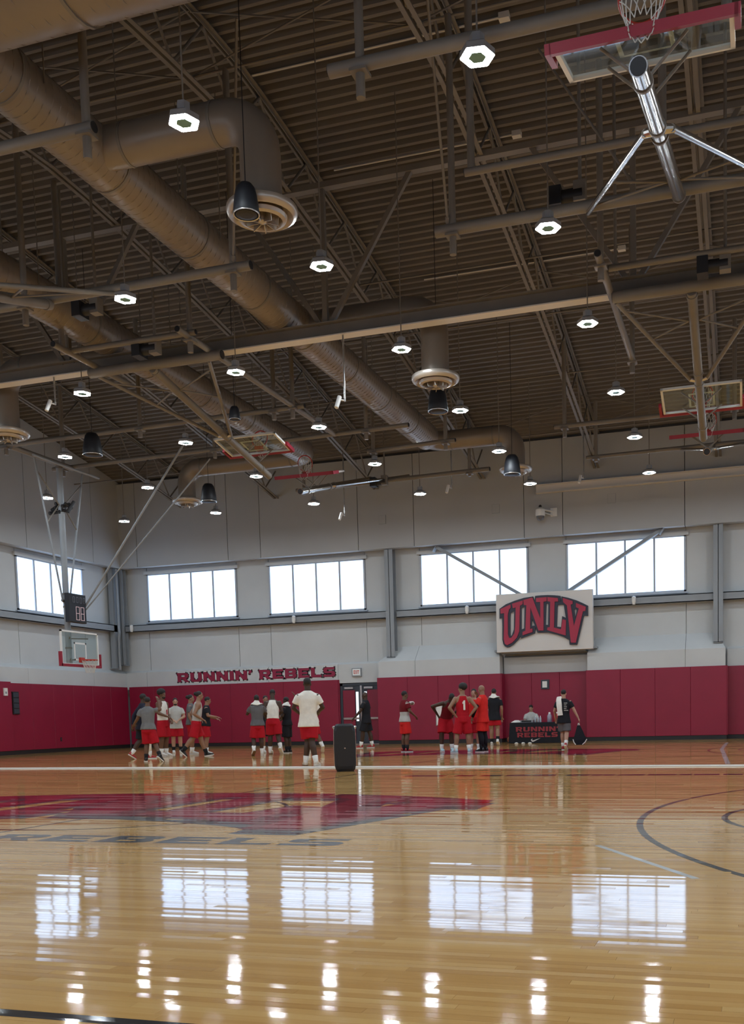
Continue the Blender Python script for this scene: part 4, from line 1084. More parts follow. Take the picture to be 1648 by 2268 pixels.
SHOE = {'white': mat('shoe_white', (0.62, 0.62, 0.60), .5), 'black': mat('shoe_black', (0.012, 0.012, 0.014), .45), 'red': mat('shoe_red', (0.33, 0.015, 0.02), .45), 'aqua': mat('shoe_aqua', (0.42, 0.60, 0.66), .5)}
SOCK = {'white': cloth('sock_white', (0.70, 0.70, 0.67)), 'black': cloth('sock_black', (0.013, 0.013, 0.015))}
def skinmat(k): return mat('skin_' + k, SK[k], .5, spec=.35, var=.06, scale=10)
V = Vector
def person(pos, H, face, label, skin='brown', shirt=('tee', 'grey'), shorts=('red', .78), shoes='white', socks='white', hair='short', arms=None, legs=None, lean=0.0, side=0.0,
           head_turn=0.0, head_nod=0.0, foot=((0, 0), (0, 0)), beard=False, legging=None, sleeve=None, pelvis=(0, 0, .505), seated=False, extra=None, yoke=None, untucked=False, elbow_pad=None):
    px_, py_ = pos
    aw = V((px_, py_, 0)).normalized(); rt = V((aw.y, -aw.x, 0)); a = math.radians(face)
    F = aw * math.cos(a) + rt * math.sin(a); R = rt * math.cos(a) - aw * math.sin(a)
    base = V((px_, py_, 0)); up = V((0, 0, 1))
    W = lambda p: base + (R * p[0] + F * p[1] + up * p[2]) * H      # body space (heights) -> world
    t = thing('person', base, label, 'person')
    sm = skinmat(skin)
    pel = V(pelvis)
    la, sa_ = math.radians(lean), math.radians(side)
    ax_u = V((math.sin(sa_), math.sin(la) * math.cos(sa_), math.cos(la) * math.cos(sa_))).normalized()     # spine
    ax_r = V((1, 0, 0)); ax_r = (ax_r - ax_u * ax_r.dot(ax_u)).normalized(); ax_f = ax_u.cross(ax_r) * 1.0
    if ax_f.y < 0: ax_f = -ax_f
    T = lambda x, y, u: pel + ax_r * x + ax_f * y + ax_u * u          # torso space
    def oval(u, rx, ry, yo=0.0, n=16, c=None):
        out = []
        for k in range(n):
            an = 2 * PI * k / n
            out.append(W(T(1.05 * rx * math.cos(an), yo + 1.05 * ry * math.sin(an), u)))
        return out
    def cap(mb, p0, p1, r0, r1, n=10):
        p0, p1 = W(p0), W(p1); bk = 1.14 if r0 > .012 else 1.0; r0 *= H * bk; r1 *= H * bk; d = p1 - p0; L = d.length
        if L < 1e-5: return
        d.normalize()
        pts = [p0 - d * r0 * .95, p0 - d * r0 * .7, p0, p1, p1 + d * r1 * .7, p1 + d * r1 * .95]
        mb.path(pts, [r0 * .25, r0 * .72, r0, r1, r1 * .72, r1 * .25], n)
    def frus(mb, pts, rs, n=14): mb.path([W(p) for p in pts], [r * H * 1.10 for r in rs], n)
    # joints
    sh = [T(s * .105, 0, .284) for s in (-1, 1)]
    hip = [T(s * .048, 0, -.005) for s in (-1, 1)]
    arms = arms or [((-.135, -.015, .645), (-.13, .04, .50)), ((.135, -.015, .645), (.13, .04, .50))]
    legs = legs or [((-.058, .015, .285), (-.062, -.005, .045)), ((.058, .015, .285), (.062, -.005, .045))]
    el = [V(arms[0][0]), V(arms[1][0])]; wr = [V(arms[0][1]), V(arms[1][1])]
    kn = [V(legs[0][0]), V(legs[1][0])]; an_ = [V(legs[0][1]), V(legs[1][1])]
    b = MB()
    b.ring_loft([oval(-.05, .055, .05), oval(-.02, .086, .062), oval(.03, .083, .060), oval(.10, .074, .054), oval(.18, .086, .060), oval(.25, .100, .060), oval(.295, .098, .050), oval(.325, .060, .042), oval(.345, .030, .032)])
    hc = T(0, .012, .425) + V((0, .012 * math.sin(la), 0))
    ht, hn = math.radians(head_turn), math.radians(head_nod)
    hf0 = V((math.sin(ht), math.cos(ht), 0)); hf = (hf0 * math.cos(hn) - V((0, 0, 1)) * math.sin(hn)).normalized()
    if lean > 20: hc = T(0, .03, .41)
    hr = V((hf0.y, -hf0.x, 0)); hu = hr.cross(hf).normalized()
    if hu.z < 0: hu = -hu
    Hd = lambda x, y, z: hc + hr * x + hf * y + hu * z
    cap(b, T(0, 0, .31), Hd(0, -.006, -.02), .034, .030)
    rotm = lambda: Matrix((R * hr.x + F * hr.y + up * hr.z, R * hf.x + F * hf.y + up * hf.z, R * hu.x + F * hu.y + up * hu.z)).transposed()
    RM_ = rotm()
    b.ell(W(Hd(0, 0, .012)), (.040 * H, .050 * H, .054 * H), RM_, 16, 12)
    b.ell(W(Hd(0, .016, -.028)), (.031 * H, .034 * H, .034 * H), RM_, 12, 8)
    b.ell(W(Hd(0, .050, -.008)), (.0085 * H, .012 * H, .013 * H), RM_, 8, 6)
    b.ell(W(Hd(0, .044, -.036)), (.014 * H, .008 * H, .006 * H), RM_, 8, 6)
    for s in (-1, 1): b.ell(W(Hd(s * .041, -.004, -.004)), (.007 * H, .012 * H, .018 * H), RM_, 8, 6)
    for i in (0, 1):
        s = -1 if i == 0 else 1
        b.ell(W(sh[i]), (.034 * H, .034 * H, .034 * H))
        cap(b, sh[i], el[i], .030, .022); cap(b, el[i], wr[i], .023, .015)
        d = (wr[i] - el[i]).normalized()
        sd = V((d.y, -d.x, 0)); sd = sd.normalized() if sd.length > .1 else V((s, 0, 0)).cross(d).normalized()
        nr = d.cross(sd).normalized()
        pc = wr[i] + d * .028
        cap(b, wr[i] + d * .006 - sd * .008, wr[i] + d * .048 - sd * .012, .0115, .011, 8); cap(b, wr[i] + d * .006 + sd * .008, wr[i] + d * .048 + sd * .012, .0115, .011, 8)
        for f_, (o_, ln) in enumerate(((-.018, .034), (-.006, .042), (.006, .044), (.018, .038))):
            k0 = wr[i] + d * .05 + sd * o_; k1 = k0 + d * ln * .55 + nr * .008; k2 = k1 + d * ln * .40 + nr * .016
            cap(b, k0, k1, .0062, .0056, 6); cap(b, k1, k2, .0056, .0050, 6)
        cap(b, wr[i] + d * .014 + sd * .012, wr[i] + d * .036 + sd * .032 + nr * .008, .0072, .0060, 6); cap(b, wr[i] + d * .036 + sd * .032 + nr * .008, wr[i] + d * .058 + sd * .034 + nr * .018, .0060, .0052, 6)
        b.ell(W(hip[i]), (.055 * H, .055 * H, .055 * H))
        cap(b, hip[i], kn[i], .052, .034)
        m1 = kn[i].lerp(an_[i], .30); m1 = m1 + V((0, -.010, 0))
        cap(b, kn[i], m1, .033, .034); cap(b, m1, an_[i], .034, .020)
    shell(b, 'body', sm, t, .0125)
    # shoes and socks
    for i in (0, 1):
        yaw, pit = foot[i]
        yaw, pit = math.radians(yaw), math.radians(pit)
        fd = V((math.sin(yaw) * math.cos(pit), math.cos(yaw) * math.cos(pit), -math.sin(pit))); fr = V((math.cos(yaw), -math.sin(yaw), 0)); fu = fr.cross(fd)
        Q = lambda x, y, z: an_[i] + fr * x + fd * y + fu * z
        ringp = []
        for (y_, w_, h_, z0) in ((-.036, .016, .040, -.032), (-.030, .021, .056, -.034), (0.0, .024, .062, -.034), (.035, .025, .044, -.034), (.07, .027, .030, -.034), (.092, .024, .024, -.034), (.104, .014, .016, -.032)):
            ringp.append([W(Q(w_ * math.copysign(abs(math.cos(k)) ** .6, math.cos(k)), y_, z0 + h_ / 2 + h_ / 2 * math.copysign(abs(math.sin(k)) ** .7, math.sin(k)))) for k in [2 * PI * j / 12 for j in range(12)]])
        q = MB(); q.ring_loft(ringp); so = q.build('shoe', SHOE[shoes], t, smooth=True)
        q = MB(); rr = []
        for z in (-.044, -.030):
            rr.append([W(Q(x, y_, z)) for x, y_ in ((-.018, -.038), (.018, -.038), (.024, -.02), (.024, .03), (.029, .075), (.018, .105), (-.018, .105), (-.029, .075), (-.024, .03), (-.024, -.02))])
        q.ring_loft(rr); q.build('sole', SOLEG if (shoes == 'white' and i == 0 and skin == 'dark') else SOLE, so)
        if socks:
            d = (kn[i] - an_[i]).normalized()
            q = MB(); frus(q, [an_[i] - d * .015, an_[i] + d * .02, an_[i] + d * .075], [.025, .026, .0315]); q.build('sock', SOCK[socks], t, smooth=True)
    # shirt
    kind, colr = shirt
    g = .009; b = MB()
    hem = -.062 if (kind != 'tank' and untucked) else -.012 if kind != 'tank' else -.02
    if kind == 'tank':
        b.ring_loft([oval(hem, .082, .060), oval(.01, .084, .062), oval(.045, .092, .068), oval(.08, .087, .065), oval(.18, .094, .068), oval(.25, .092, .066), oval(.30, .074, .056), oval(.325, .060, .046)])
    else:
        b.ring_loft([oval(hem, .119, .088), oval(hem + .035, .114, .084), oval(hem + .065, .106, .078), oval(.09, .092, .068), oval(.18, .097, .069), oval(.25, .108, .068), oval(.295, .108, .058), oval(.322, .082, .050), oval(.338, .056, .045), oval(.348, .040, .040)])
        for i in (0, 1):
            e = 1.0 if kind == 'long' else .64
            b.ell(W(sh[i]), (.034 * H, .034 * H, .034 * H))
            frus(b, [sh[i], sh[i].lerp(el[i], .3 * e), sh[i].lerp(el[i], e)], [.033, .036, .037 if kind != 'long' else .031])
            if kind == 'long': frus(b, [el[i], wr[i].lerp(el[i], .08)], [.031, .023]); b.ell(W(el[i]), (.031 * H,) * 3)
    so = shell(b, 'shirt', CL[colr], t, .015)
    if yoke:
        b = MB(); b.ring_loft([oval(.15, .099, .072), oval(.19, .102, .073), oval(.25, .112, .072), oval(.30, .109, .061), oval(.335, .066, .050), oval(.35, .041, .041)])
        for i in (0, 1): frus(b, [sh[i], sh[i].lerp(el[i], .3), sh[i].lerp(el[i], .66)], [.040, .040, .040])
        shell(b, 'shirt_yoke', CL[yoke], t, .015)
    # shorts
    colr, ln = shorts
    b = MB()
    b.ring_loft([oval(.045, .089, .067), oval(.01, .098, .074), oval(-.05, .100, .076), oval(-.075, .07, .055)])
    for i in (0, 1):
        e = hip[i].lerp(kn[i], min(1.0, ln * 1.08))
        frus(b, [hip[i] + V((0, 0, .01)), hip[i].lerp(kn[i], ln * .5), e], [.056, .062, .066])
    shell(b, 'shorts', CL[colr], t, .015)
    # hair
    q = MB()
    if hair == 'short': q.ell(W(Hd(0, -.0075, .025)), (.0435 * H, .0515 * H, .049 * H), RM_, 16, 10)
    elif hair == 'afro': q.ell(W(Hd(0, -.018, .038)), (.062 * H, .066 * H, .058 * H), RM_, 18, 12)
    elif hair == 'bun':
        q.ell(W(Hd(0, -.010, .024)), (.0435 * H, .0515 * H, .049 * H), RM_, 16, 10); q.ell(W(Hd(0, -.058, .030)), (.030 * H, .028 * H, .030 * H), RM_, 12, 8)
    if hair != 'bald': q.build('hair', HAIR, t, smooth=True)
    for s in (-1, 1):
        q = MB(); q.ell(W(Hd(s * .016, .0425, .008)), (.006 * H, .004 * H, .0035 * H), RM_, 8, 6); q.build('eye', HAIR, t, smooth=True)
    if beard:
        q = MB(); q.ell(W(Hd(0, .019, -.046)), (.0305 * H, .031 * H, .020 * H), RM_, 12, 8); q.build('beard', HAIR, t, smooth=True)
    if legging:
        for i, colr in legging:
            q = MB(); frus(q, [kn[i].lerp(hip[i], .5), kn[i], kn[i].lerp(an_[i], .32) + V((0, -.008, 0)), an_[i].lerp(kn[i], .12)], [.050, .039, .040, .026]); q.build('legging', CL[colr], t, smooth=True)
    if elbow_pad is not None:
        i = elbow_pad; q = MB(); frus(q, [sh[i].lerp(el[i], .68), el[i] + (el[i] - sh[i]) * .06], [.029, .027]); q.ell(W(el[i]), (.030 * H,) * 3); q.build('elbow_pad', CL['white'], t, smooth=True)
    if sleeve:
        for i, colr in sleeve:
            q = MB(); frus(q, [sh[i].lerp(el[i], .5), el[i], wr[i].lerp(el[i], .06)], [.0305, .027, .020]); q.build('arm_sleeve', CL[colr], t, smooth=True)
    # printed numeral or lines, laid on the cloth
    if extra:
        for nm, (front, u0, u1, x0, x1, colr) in extra:
            sgn = 1 if front else -1
            def onb(x, h_, u):
                k = (u - .0) / .30
                ry = (.072 if u < .1 else .068 if u < .2 else .066); rx = .096
                return W(T(x, sgn * (ry * math.sqrt(max(0, 1 - (x / rx) ** 2)) + .011 + h_), u))
            q = MB()
            if nm == 'numeral':
                P_ = [(x0 + (px2 / .7) * (x1 - x0) * (1 if not front else 1), u0 + py2 * (u1 - u0)) for px2, py2 in GL['1'][1]]
                if front: P_ = [(-a2, b2) for a2, b2 in P_]
                flat_solid('jersey_numeral', P_, [], .0, .004, onb, CL[colr], t)
            else:
                k = 5
                for j in range(k):
                    uu = u0 + (u1 - u0) * j / (k - 1); w2 = (x1 - x0) * (1, .6, .7, .6, .8)[j]
                    pts = [(x0 + (w2) * i2 / 4) for i2 in range(5)]
                    vs = [onb(x, .001, uu - .006) for x in pts] + [onb(x, .001, uu + .006) for x in pts]
                    q.add(vs, [(i2, i2 + 1, i2 + 6, i2 + 5) for i2 in range(4)])
                q.build('shirt_print', CL[colr], t)
    return t, W, T
WALK = [((-.05, .075, .295), (-.05, .085, .045)), ((.05, -.02, .285), (.055, -.16, .085))]
WALK2 = [((-.05, -.02, .285), (-.055, -.16, .085)), ((.05, .075, .295), (.05, .085, .045))]
WF1 = ((0, 0), (0, 35)); WF2 = ((0, 35), (0, 0))
HIPS = [((-.20, -.03, .66), (-.115, -.01, .555)), ((.20, -.03, .66), (.115, -.01, .555))]
FRONT = [((-.145, .02, .66), (-.05, .12, .60)), ((.145, .02, .66), (.05, .12, .60))]
person((-17.06, 25.16), 1.92, 70, 'player in a navy jacket and black shorts with one white legging, leftmost of the group', 'dark', ('long', 'navy'), ('black', .85), 'red', 'white', 'short',
       arms=[((-.13, -.07, .66), (-.12, -.10, .52)), ((.14, -.09, .66), (.13, -.14, .52))], legs=WALK2, foot=WF2, legging=[(1, 'white')], lean=4, untucked=True)
person((-15.60, 23.29), 1.76, 15, 'player in a grey shirt seen from behind, one arm raised, holding the other out', 'brown', ('tee', 'grey'), ('red', .95), 'black', 'black', 'short',
       arms=[((-.165, .02, .665), (-.235, .08, .585)), ((.185, .03, .80), (.15, .07, .935))], legs=[((-.04, .04, .285), (-.055, .0, .045)), ((.09, .01, .285), (.185, -.09, .085))], foot=((-20, 0), (40, 40)), lean=3)
person((-17.55, 27.0), 2.08, 125, 'tall player with a big afro in a white jersey numbered 1', 'brown', ('tank', 'white'), ('red', .9), 'white', 'white', 'afro',
       arms=[((-.13, .0, .64), (-.08, .08, .56)), ((.14, .03, .65), (.06, .12, .60))], beard=True, extra=[('numeral', (True, .12, .20, -.018, .018, 'red')), ])
person((-18.87, 29.84), 1.90, 178, 'bearded player in a pale sleeveless top over grey, facing the camera', 'light', ('tee', 'pale'), ('red', .85), 'white', 'black', 'short', arms=FRONT, beard=True, untucked=True)
person((-16.0, 26.4), 1.99, 84, 'player in a pale tank top striding to the right in the left group', 'tan', ('tank', 'pale'), ('red', .9), 'black', 'black', 'bun',
       arms=[((-.125, -.06, .66), (-.10, .05, .58)), ((.13, -.04, .65), (.10, .08, .57))], legs=[((-.05, .06, .30), (-.05, .14, .045)), ((.05, -.06, .29), (.055, -.215, .10))], foot=((0, -8), (0, 45)), lean=7, beard=False)
person((-17.4, 28.4), 1.95, 95, 'player in a grey shirt mostly hidden behind the striding tank top player', 'tan', ('tee', 'slate'), ('red', .85), 'white', 'white', 'bun')
person((-16.75, 28.2), 1.86, 92, 'player in a dark top reaching one hand forward, right of the left group', 'tan', ('tee', 'black'), ('red', .85), 'white', 'white', 'short',
       arms=[((-.13, .04, .66), (-.11, .17, .62)), ((.13, .05, .67), (.12, .19, .645))], head_nod=8, lean=5)
person((-14.15, 26.8), 1.82, -8, 'player in a dark grey shirt seen from behind with a towel round the neck', 'dark', ('tee', 'slate'), ('red', .88), 'white', 'white', 'short',
       arms=[((-.155, .06, .69), (-.06, .15, .79)), ((.155, .06, .69), (.06, .15, .79))], legs=[((-.07, .02, .285), (-.085, -.06, .09)), ((.055, .01, .285), (.06, .03, .045))], foot=((-10, 35), (10, 0)), head_nod=10)
person((-15.05, 29.1), 1.86, 165, 'person in a dark shirt half hidden between two players near the middle', 'tan', ('tee', 'black'), ('black', .9), 'white', 'white', 'short')
person((-14.14, 27.8), 2.02, 6, 'tall player in a white sleeveless top and red shorts, head bowed, back to us', 'dark', ('tank', 'white'), ('red', .86), 'white', 'white', 'short',
       arms=[((-.135, .01, .65), (-.10, .08, .53)), ((.14, .02, .655), (.07, .13, .60))], legs=[((-.05, .02, .285), (-.06, .02, .045)), ((.07, -.01, .29), (.115, -.11, .10))], foot=((0, 0), (15, 45)), head_nod=28, lean=7)
person((-14.0, 28.5), 1.78, -65, 'staff member in black polo and black shorts with a towel on the shoulders', 'dark', ('tee', 'black'), ('black', 1.0), 'black', 'black', 'short', arms=FRONT)
person((-13.05, 28.3), 1.93, -25, 'player raising a hand, mostly hidden behind the tall man in the white shirt', 'brown', ('tee', 'white'), ('red', .86), 'white', 'white', 'short',
       arms=[((-.21, .05, .78), (-.25, .07, .915)), ((.13, .0, .65), (.11, .09, .58))], legs=[((-.05, .02, .285), (-.06, .02, .045)), ((.08, .0, .29), (.13, -.10, .11))], foot=((0, 0), (20, 45)))
person((-9.37, 20.14), 1.96, 3, 'man in a white T-shirt and red shorts closest to the camera, seen from behind', 'dark', ('tee', 'white'), ('red', .78), 'white', 'white', 'short',
       arms=[((-.165, .02, .665), (-.10, .12, .60)), ((.165, .03, .665), (.10, .13, .61))], legs=[((-.015, .03, .285), (-.05, .03, .045)), ((.03, -.02, .285), (.075, -.07, .048))], foot=((-12, 0), (18, 6)), pelvis=(0, 0, .51), untucked=True)
person((-12.86, 32.42), 1.98, -70, 'man in black shirt and shorts with white socks standing at the door', 'dark', ('tee', 'black'), ('black', .85), 'red', 'white', 'bald',
       arms=[((-.15, .05, .66), (-.16, .16, .55)), ((.135, -.01, .65), (.13, .02, .49))], legs=[((-.06, .05, .285), (-.065, .09, .045)), ((.06, -.03, .285), (.065, -.08, .048))], untucked=True)
person((-9.9, 28.1), 1.84, 62, 'player in a maroon and grey top stretching one arm across the chest', 'brown', ('tee', 'pale'), ('scarlet', .85), 'red', 'black', 'short',
       arms=[((-.06, .19, .80), (.05, .09, .79)), ((.14, .02, .67), (.10, .13, .595))], head_turn=10, elbow_pad=0, yoke='maroon')
person((-8.55, 27.96), 1.90, 165, 'dark-skinned player in maroon bending forward with hands on the hips', 'dark', ('tank', 'maroon'), ('red', .88), 'aqua', 'white', 'short',
       arms=[((-.23, .04, .71), (-.13, -.02, .575)), ((.23, .04, .71), (.13, -.02, .575))], lean=32, head_nod=55, side=-6, pelvis=(0, -.05, .505), legs=[((-.08, .0, .285), (-.085, -.01, .045)), ((.075, .0, .285), (.08, -.01, .045))])
person((-7.69, 26.75), 1.94, -12, 'player in a red jersey numbered 1 seen from behind, hands on hips', 'tan', ('tank', 'red'), ('red', .92), 'aqua', 'white', 'afro', arms=HIPS, head_turn=-55,
       legs=[((-.085, .015, .285), (-.115, .0, .045)), ((.075, .015, .285), (.085, .0, .045))], foot=((-25, 0), (15, 0)), extra=[('numeral', (False, .12, .26, -.028, .028, 'white'))])
person((-7.72, 28.1), 1.84, 190, 'player in red with hands on hips half hidden behind the numbered jersey', 'light', ('tank', 'scarlet'), ('red', .88), 'white', 'white', 'short', arms=HIPS)
person((-7.25, 27.3), 1.92, -62, 'bald man in a bright red shirt with black arm sleeves and black leggings', 'tan', ('tee', 'scarlet'), ('scarlet', .8), 'black', 'black', 'bald',
       arms=[((-.165, .03, .655), (-.16, .09, .52)), ((.13, .09, .72), (.04, .10, .845))], legging=[(0, 'black'), (1, 'black')], sleeve=[(0, 'black'), (1, 'black')], beard=False, untucked=True)
person((-8.47, 33.46), 1.98, 4, 'player in a black T-shirt and red shorts with a white towel round the neck', 'tan', ('tee', 'black'), ('red', .62), 'white', 'black', 'short',
       legs=[((-.05, .02, .285), (-.055, .02, .045)), ((.055, .0, .285), (.06, -.09, .085))], foot=((0, 0), (5, 35)), untucked=True)
wk, WKW, WKT = person((-5.08, 28.24), 1.74, 12, 'man in a black T-shirt and grey shorts carrying a black bag, seen from behind', 'light', ('tee', 'black'), ('slate', .80), 'red', 'white', 'short',
       arms=[((-.155, .0, .65), (-.15, .07, .53)), ((.175, .0, .655), (.235, .01, .535))], legs=[((-.035, .06, .29), (-.03, .06, .045)), ((.05, -.01, .285), (.06, -.15, .09))], foot=((0, 0), (0, 40)), extra=[('print', (False, .15, .27, .02, .085, 'pale'))], untucked=True)
# seated person behind the table
person((-7.82, 36.55), 1.80, 178, 'person in a grey shirt sitting behind the black covered table', 'light', ('tee', 'pale'), ('slate', .9), 'white', 'white', 'short',
       pelvis=(0, 0, .29), arms=[((-.14, .05, .43), (-.06, .16, .435)), ((.14, .05, .43), (.06, .16, .435))], legs=[((-.06, .22, .29), (-.06, .20, .045)), ((.06, .22, .29), (.06, .20, .045))], head_nod=22, head_turn=15)
fuse_all()
# towels
def towel(label, pts, w, ups, m=None, th=.016):
    """a folded strip of cloth through pts; ups gives the outward side"""
    pts = [V(p) for p in pts]; rings_ = []
    for i, p in enumerate(pts):
        tdir = (pts[min(i + 1, len(pts) - 1)] - pts[max(i - 1, 0)]).normalized(); u = V(ups[i]).normalized(); s = tdir.cross(u).normalized()
        ww = w * (1 + .08 * math.sin(i * 2.1))
        rings_.append([p + s * (ww * c0) + u * (th * c1 + .012 * math.sin(3 * c0 + i)) for c0, c1 in ((-.5, 0), (-.25, .3), (0, 0), (.25, .35), (.5, 0), (.5, 1), (.25, 1.3), (0, 1), (-.25, 1.3), (-.5, 1))])
    q = MB(); q.ring_loft(rings_)
    return tag(shade_auto(q.build('towel', m or CL['white']), 60), label, 'towel', 'towels worn by the team')
def neck_towel(pos, H, face, label, drop=.09):
    aw = V((pos[0], pos[1], 0)).normalized(); rt = V((aw.y, -aw.x, 0)); a = math.radians(face); F = aw * math.cos(a) + rt * math.sin(a); R = rt * math.cos(a) - aw * math.sin(a)
    W = lambda x, y, z: V((pos[0], pos[1], 0)) + (R * x + F * y + V((0, 0, 1)) * z) * H
    P_ = [(-.06, .075, .80 - drop), (-.062, .072, .82), (-.060, .03, .862), (-.045, -.03, .875), (0, -.052, .868), (.045, -.03, .875), (.060, .03, .862), (.062, .072, .82), (.06, .075, .80 - drop)]
    U_ = [(0, 1, 0), (0, 1, .2), (-.5, .2, 1), (-.4, -.8, .6), (0, -1, .4), (.4, -.8, .6), (.5, .2, 1), (0, 1, .2), (0, 1, 0)]
    towel(label, [W(*p) for p in P_], .075 * H, [R * u[0] + F * u[1] + V((0, 0, 1)) * u[2] for u in U_])
neck_towel((-8.47, 33.46), 1.98, 4, 'white towel round the neck of the player in the black T-shirt')
neck_towel((-14.15, 26.8), 1.82, -8, 'white towel round the neck of the player in the dark grey shirt')
neck_towel((-14.0, 28.5), 1.78, -65, 'white towel over the shoulders of the staff member in black', .2)
P_ = [(-.075, .07, .70), (-.075, .062, .79), (-.072, .0, .872), (-.068, -.062, .83), (-.058, -.082, .75), (-.048, -.088, .66), (-.040, -.094, .575)]
U_ = [(0, 1, 0), (0, 1, .3), (0, 0, 1), (0, -1, .6), (0, -1, .1), (0, -1, 0), (0, -1, 0)]
towel('long white towel hanging down the back of the man with the bag', [WKW(p) for p in P_], .15, [WKW(V(u)) - WKW(V((0, 0, 0))) for u in U_])
# the bag in his hand
hb = WKW((.245, .01, .44))
bg_ = thing('carry_bag', hb - V((0, 0, .62)), 'black sports bag with white trim held low in the right hand', 'bag')
aw = V((-5.08, 28.24, 0)).normalized(); rt = V((aw.y, -aw.x, 0))
BQ = lambda x, y, z: hb + rt * x + aw * y + V((0, 0, z))
q = MB(); q.ring_loft([[BQ(x * .04, y * .03, -.06) for x, y in ((-1, -1), (1, -1), (1, 1), (-1, 1))], [BQ(.02 + x * .11, y * .06, -.25) for x, y in ((-1, -1), (1, -1), (1, 1), (-1, 1))], [BQ(.03 + x * .19, y * .09, -.48) for x, y in ((-1, -1), (1, -1), (1, 1), (-1, 1))], [BQ(.02 + x * .13, y * .08, -.62) for x, y in ((-1, -1), (1, -1), (1, 1), (-1, 1))]]); q.build('bag_body', CL['black'], bg_)
for x0, x1 in ((-.19, -.09), (.25, .10)):
    q = MB(); q.path([BQ(.03 + (x0 - .03) * .9, -.095, -.46), BQ(.02 + (x0 + x1) / 2 - .02, -.10, -.55), BQ(x1, -.095, -.615)], .014, 6); q.build('bag_trim', CL['white'], bg_)
q = MB(); q.path([BQ(-.02, 0, -.08), BQ(-.01, 0, .0), BQ(.01, 0, .0), BQ(.03, 0, -.1)], .012, 6); q.build('bag_strap', CL['white'], bg_)

# ------------------------------------------------------------------ party speaker on the floor
sx, sy = -7.66, 18.12
ps = thing('party_speaker', (sx, sy, 0), 'tall black party loudspeaker standing on the floor at the white strip', 'speaker')
aw = V((sx, sy, 0)).normalized(); rt = V((aw.y, -aw.x, 0))
SQ = lambda x, y, z: V((sx, sy, 0)) + rt * x + aw * y + V((0, 0, z))
def oct_(w, d_, z, c_): return [SQ(x, y, z) for x, y in ((-w + c_, -d_), (w - c_, -d_), (w, -d_ + c_), (w, d_ - c_), (w - c_, d_), (-w + c_, d_), (-w, d_ - c_), (-w, -d_ + c_))]
q = MB(); q.ring_loft([oct_(.165, .15, 0, .04), oct_(.195, .17, .05, .045), oct_(.205, .18, .12, .05), oct_(.205, .18, .80, .05), oct_(.19, .17, .90, .05), oct_(.15, .14, .94, .045)]); q.build('cabinet', M['speaker'], ps)
q = MB(); q.add([SQ(x, -.183, z) for x, z in ((-.13, .10), (.13, .10), (.165, .16), (.165, .80), (.12, .88), (-.12, .88), (-.165, .80), (-.165, .16))] + [SQ(x, -.175, z) for x, z in ((-.13, .10), (.13, .10), (.165, .16), (.165, .80), (.12, .88), (-.12, .88), (-.165, .80), (-.165, .16))], [tuple(range(8))] + [(i, (i + 1) % 8, 8 + (i + 1) % 8, 8 + i) for i in range(8)]); q.build('front_grille', M['black'], ps)
q = MB(); q.tube(SQ(0, -.192, .46), SQ(0, -.18, .46), .014, .014, 12); q.build('emblem', M['bright'], ps)
for s in (-1, 1):
    q = MB(); q.path([SQ(.208 * s, -.10, .10), SQ(.215 * s, -.11, .5), SQ(.208 * s, -.11, .84), SQ(.15 * s, -.10, .925)], .010, 6); q.build('side_trim', M['bright'], ps)
    q = MB(); q.tube(SQ(.19 * s, 0, .87), SQ(.235 * s, 0, .865), .03, .025, 10); q.build('handle', M['bright'], ps)

# ------------------------------------------------------------------ covered table and what stands on it
tx0, tx1, ty0, ty1 = -8.42, -6.42, 35.55, 36.2
tb = thing('covered_table', ((tx0 + tx1) / 2, (ty0 + ty1) / 2, 0), "folding table under a black cloth lettered RUNNIN REBELS", 'table')
q = MB(); q.ring_loft([[V((x, y, .005)) for x, y in ((tx0 - .04, ty0 - .06), (tx1 + .04, ty0 - .06), (tx1 + .04, ty1 + .04), (tx0 - .04, ty1 + .04))], [V((x, y, .74)) for x, y in ((tx0, ty0), (tx1, ty0), (tx1, ty1), (tx0, ty1))], [V((x, y, .76)) for x, y in ((tx0 + .01, ty0 + .01), (tx1 - .01, ty0 + .01), (tx1 - .01, ty1 - .01), (tx0 + .01, ty1 - .01))]])
tc = q.build('tablecloth', CL['black'], tb)
mpT = lambda u, h_, v: (u, ty0 - .06 * (1 - v / .74) - .004 - h_, v)
rd = mat('cloth_print_red', (0.24, 0.02, 0.03), .7); wt_ = mat('cloth_print_white', (0.5, 0.48, 0.47), .7)
for ch, o_, hs in lay("RUNNIN'", tx0 + .24, tx1 - .18, .43, .17) + lay('REBELS', tx0 + .29, tx1 - .20, .22, .17):
    l_ = flat_solid('printed_letter', o_, hs, .001, .004, mpT, rd, tc)
sw = [(0, .55), (.10, .30), (.30, .02), (.42, .0), (.60, .1), (1.9, 1.0), (.62, .48), (.42, .43), (.30, .5), (.28, .65), (.34, .95)]
flat_solid('printed_swoosh', [(-7.62 + a * .19, .045 + b_ * .14) for a, b_ in sw], [], .001, .004, mpT, wt_, tc)
def bottle(x, y, label, m, capm, h=.24, r=.036):
    o = thing('bottle', (x, y, .76), label, 'bottle', 'bottles on the covered table')
    q = MB(); q.lathe((x, y, .76), [(r * .9, 0), (r, .01), (r, h * .62), (r * .8, h * .72), (r * .42, h * .86)], 14); shade_auto(q.build('bottle_body', m, o))
    q = MB(); q.lathe((x, y, .76), [(r * .48, h * .85), (r * .48, h * .95), (r * .3, h)], 12); q.build('bottle_cap', capm, o)
cb = mat('clear_bottle', (0.42, 0.47, 0.52), .2)
for i, (x, n_) in enumerate(((-7.50, 'leftmost'), (-7.40, 'middle'), (-7.31, 'rightmost'))): bottle(x, 35.8 + .03 * (i % 2), '%s of the three clear water bottles beside the seated person' % n_, cb, M['white'])
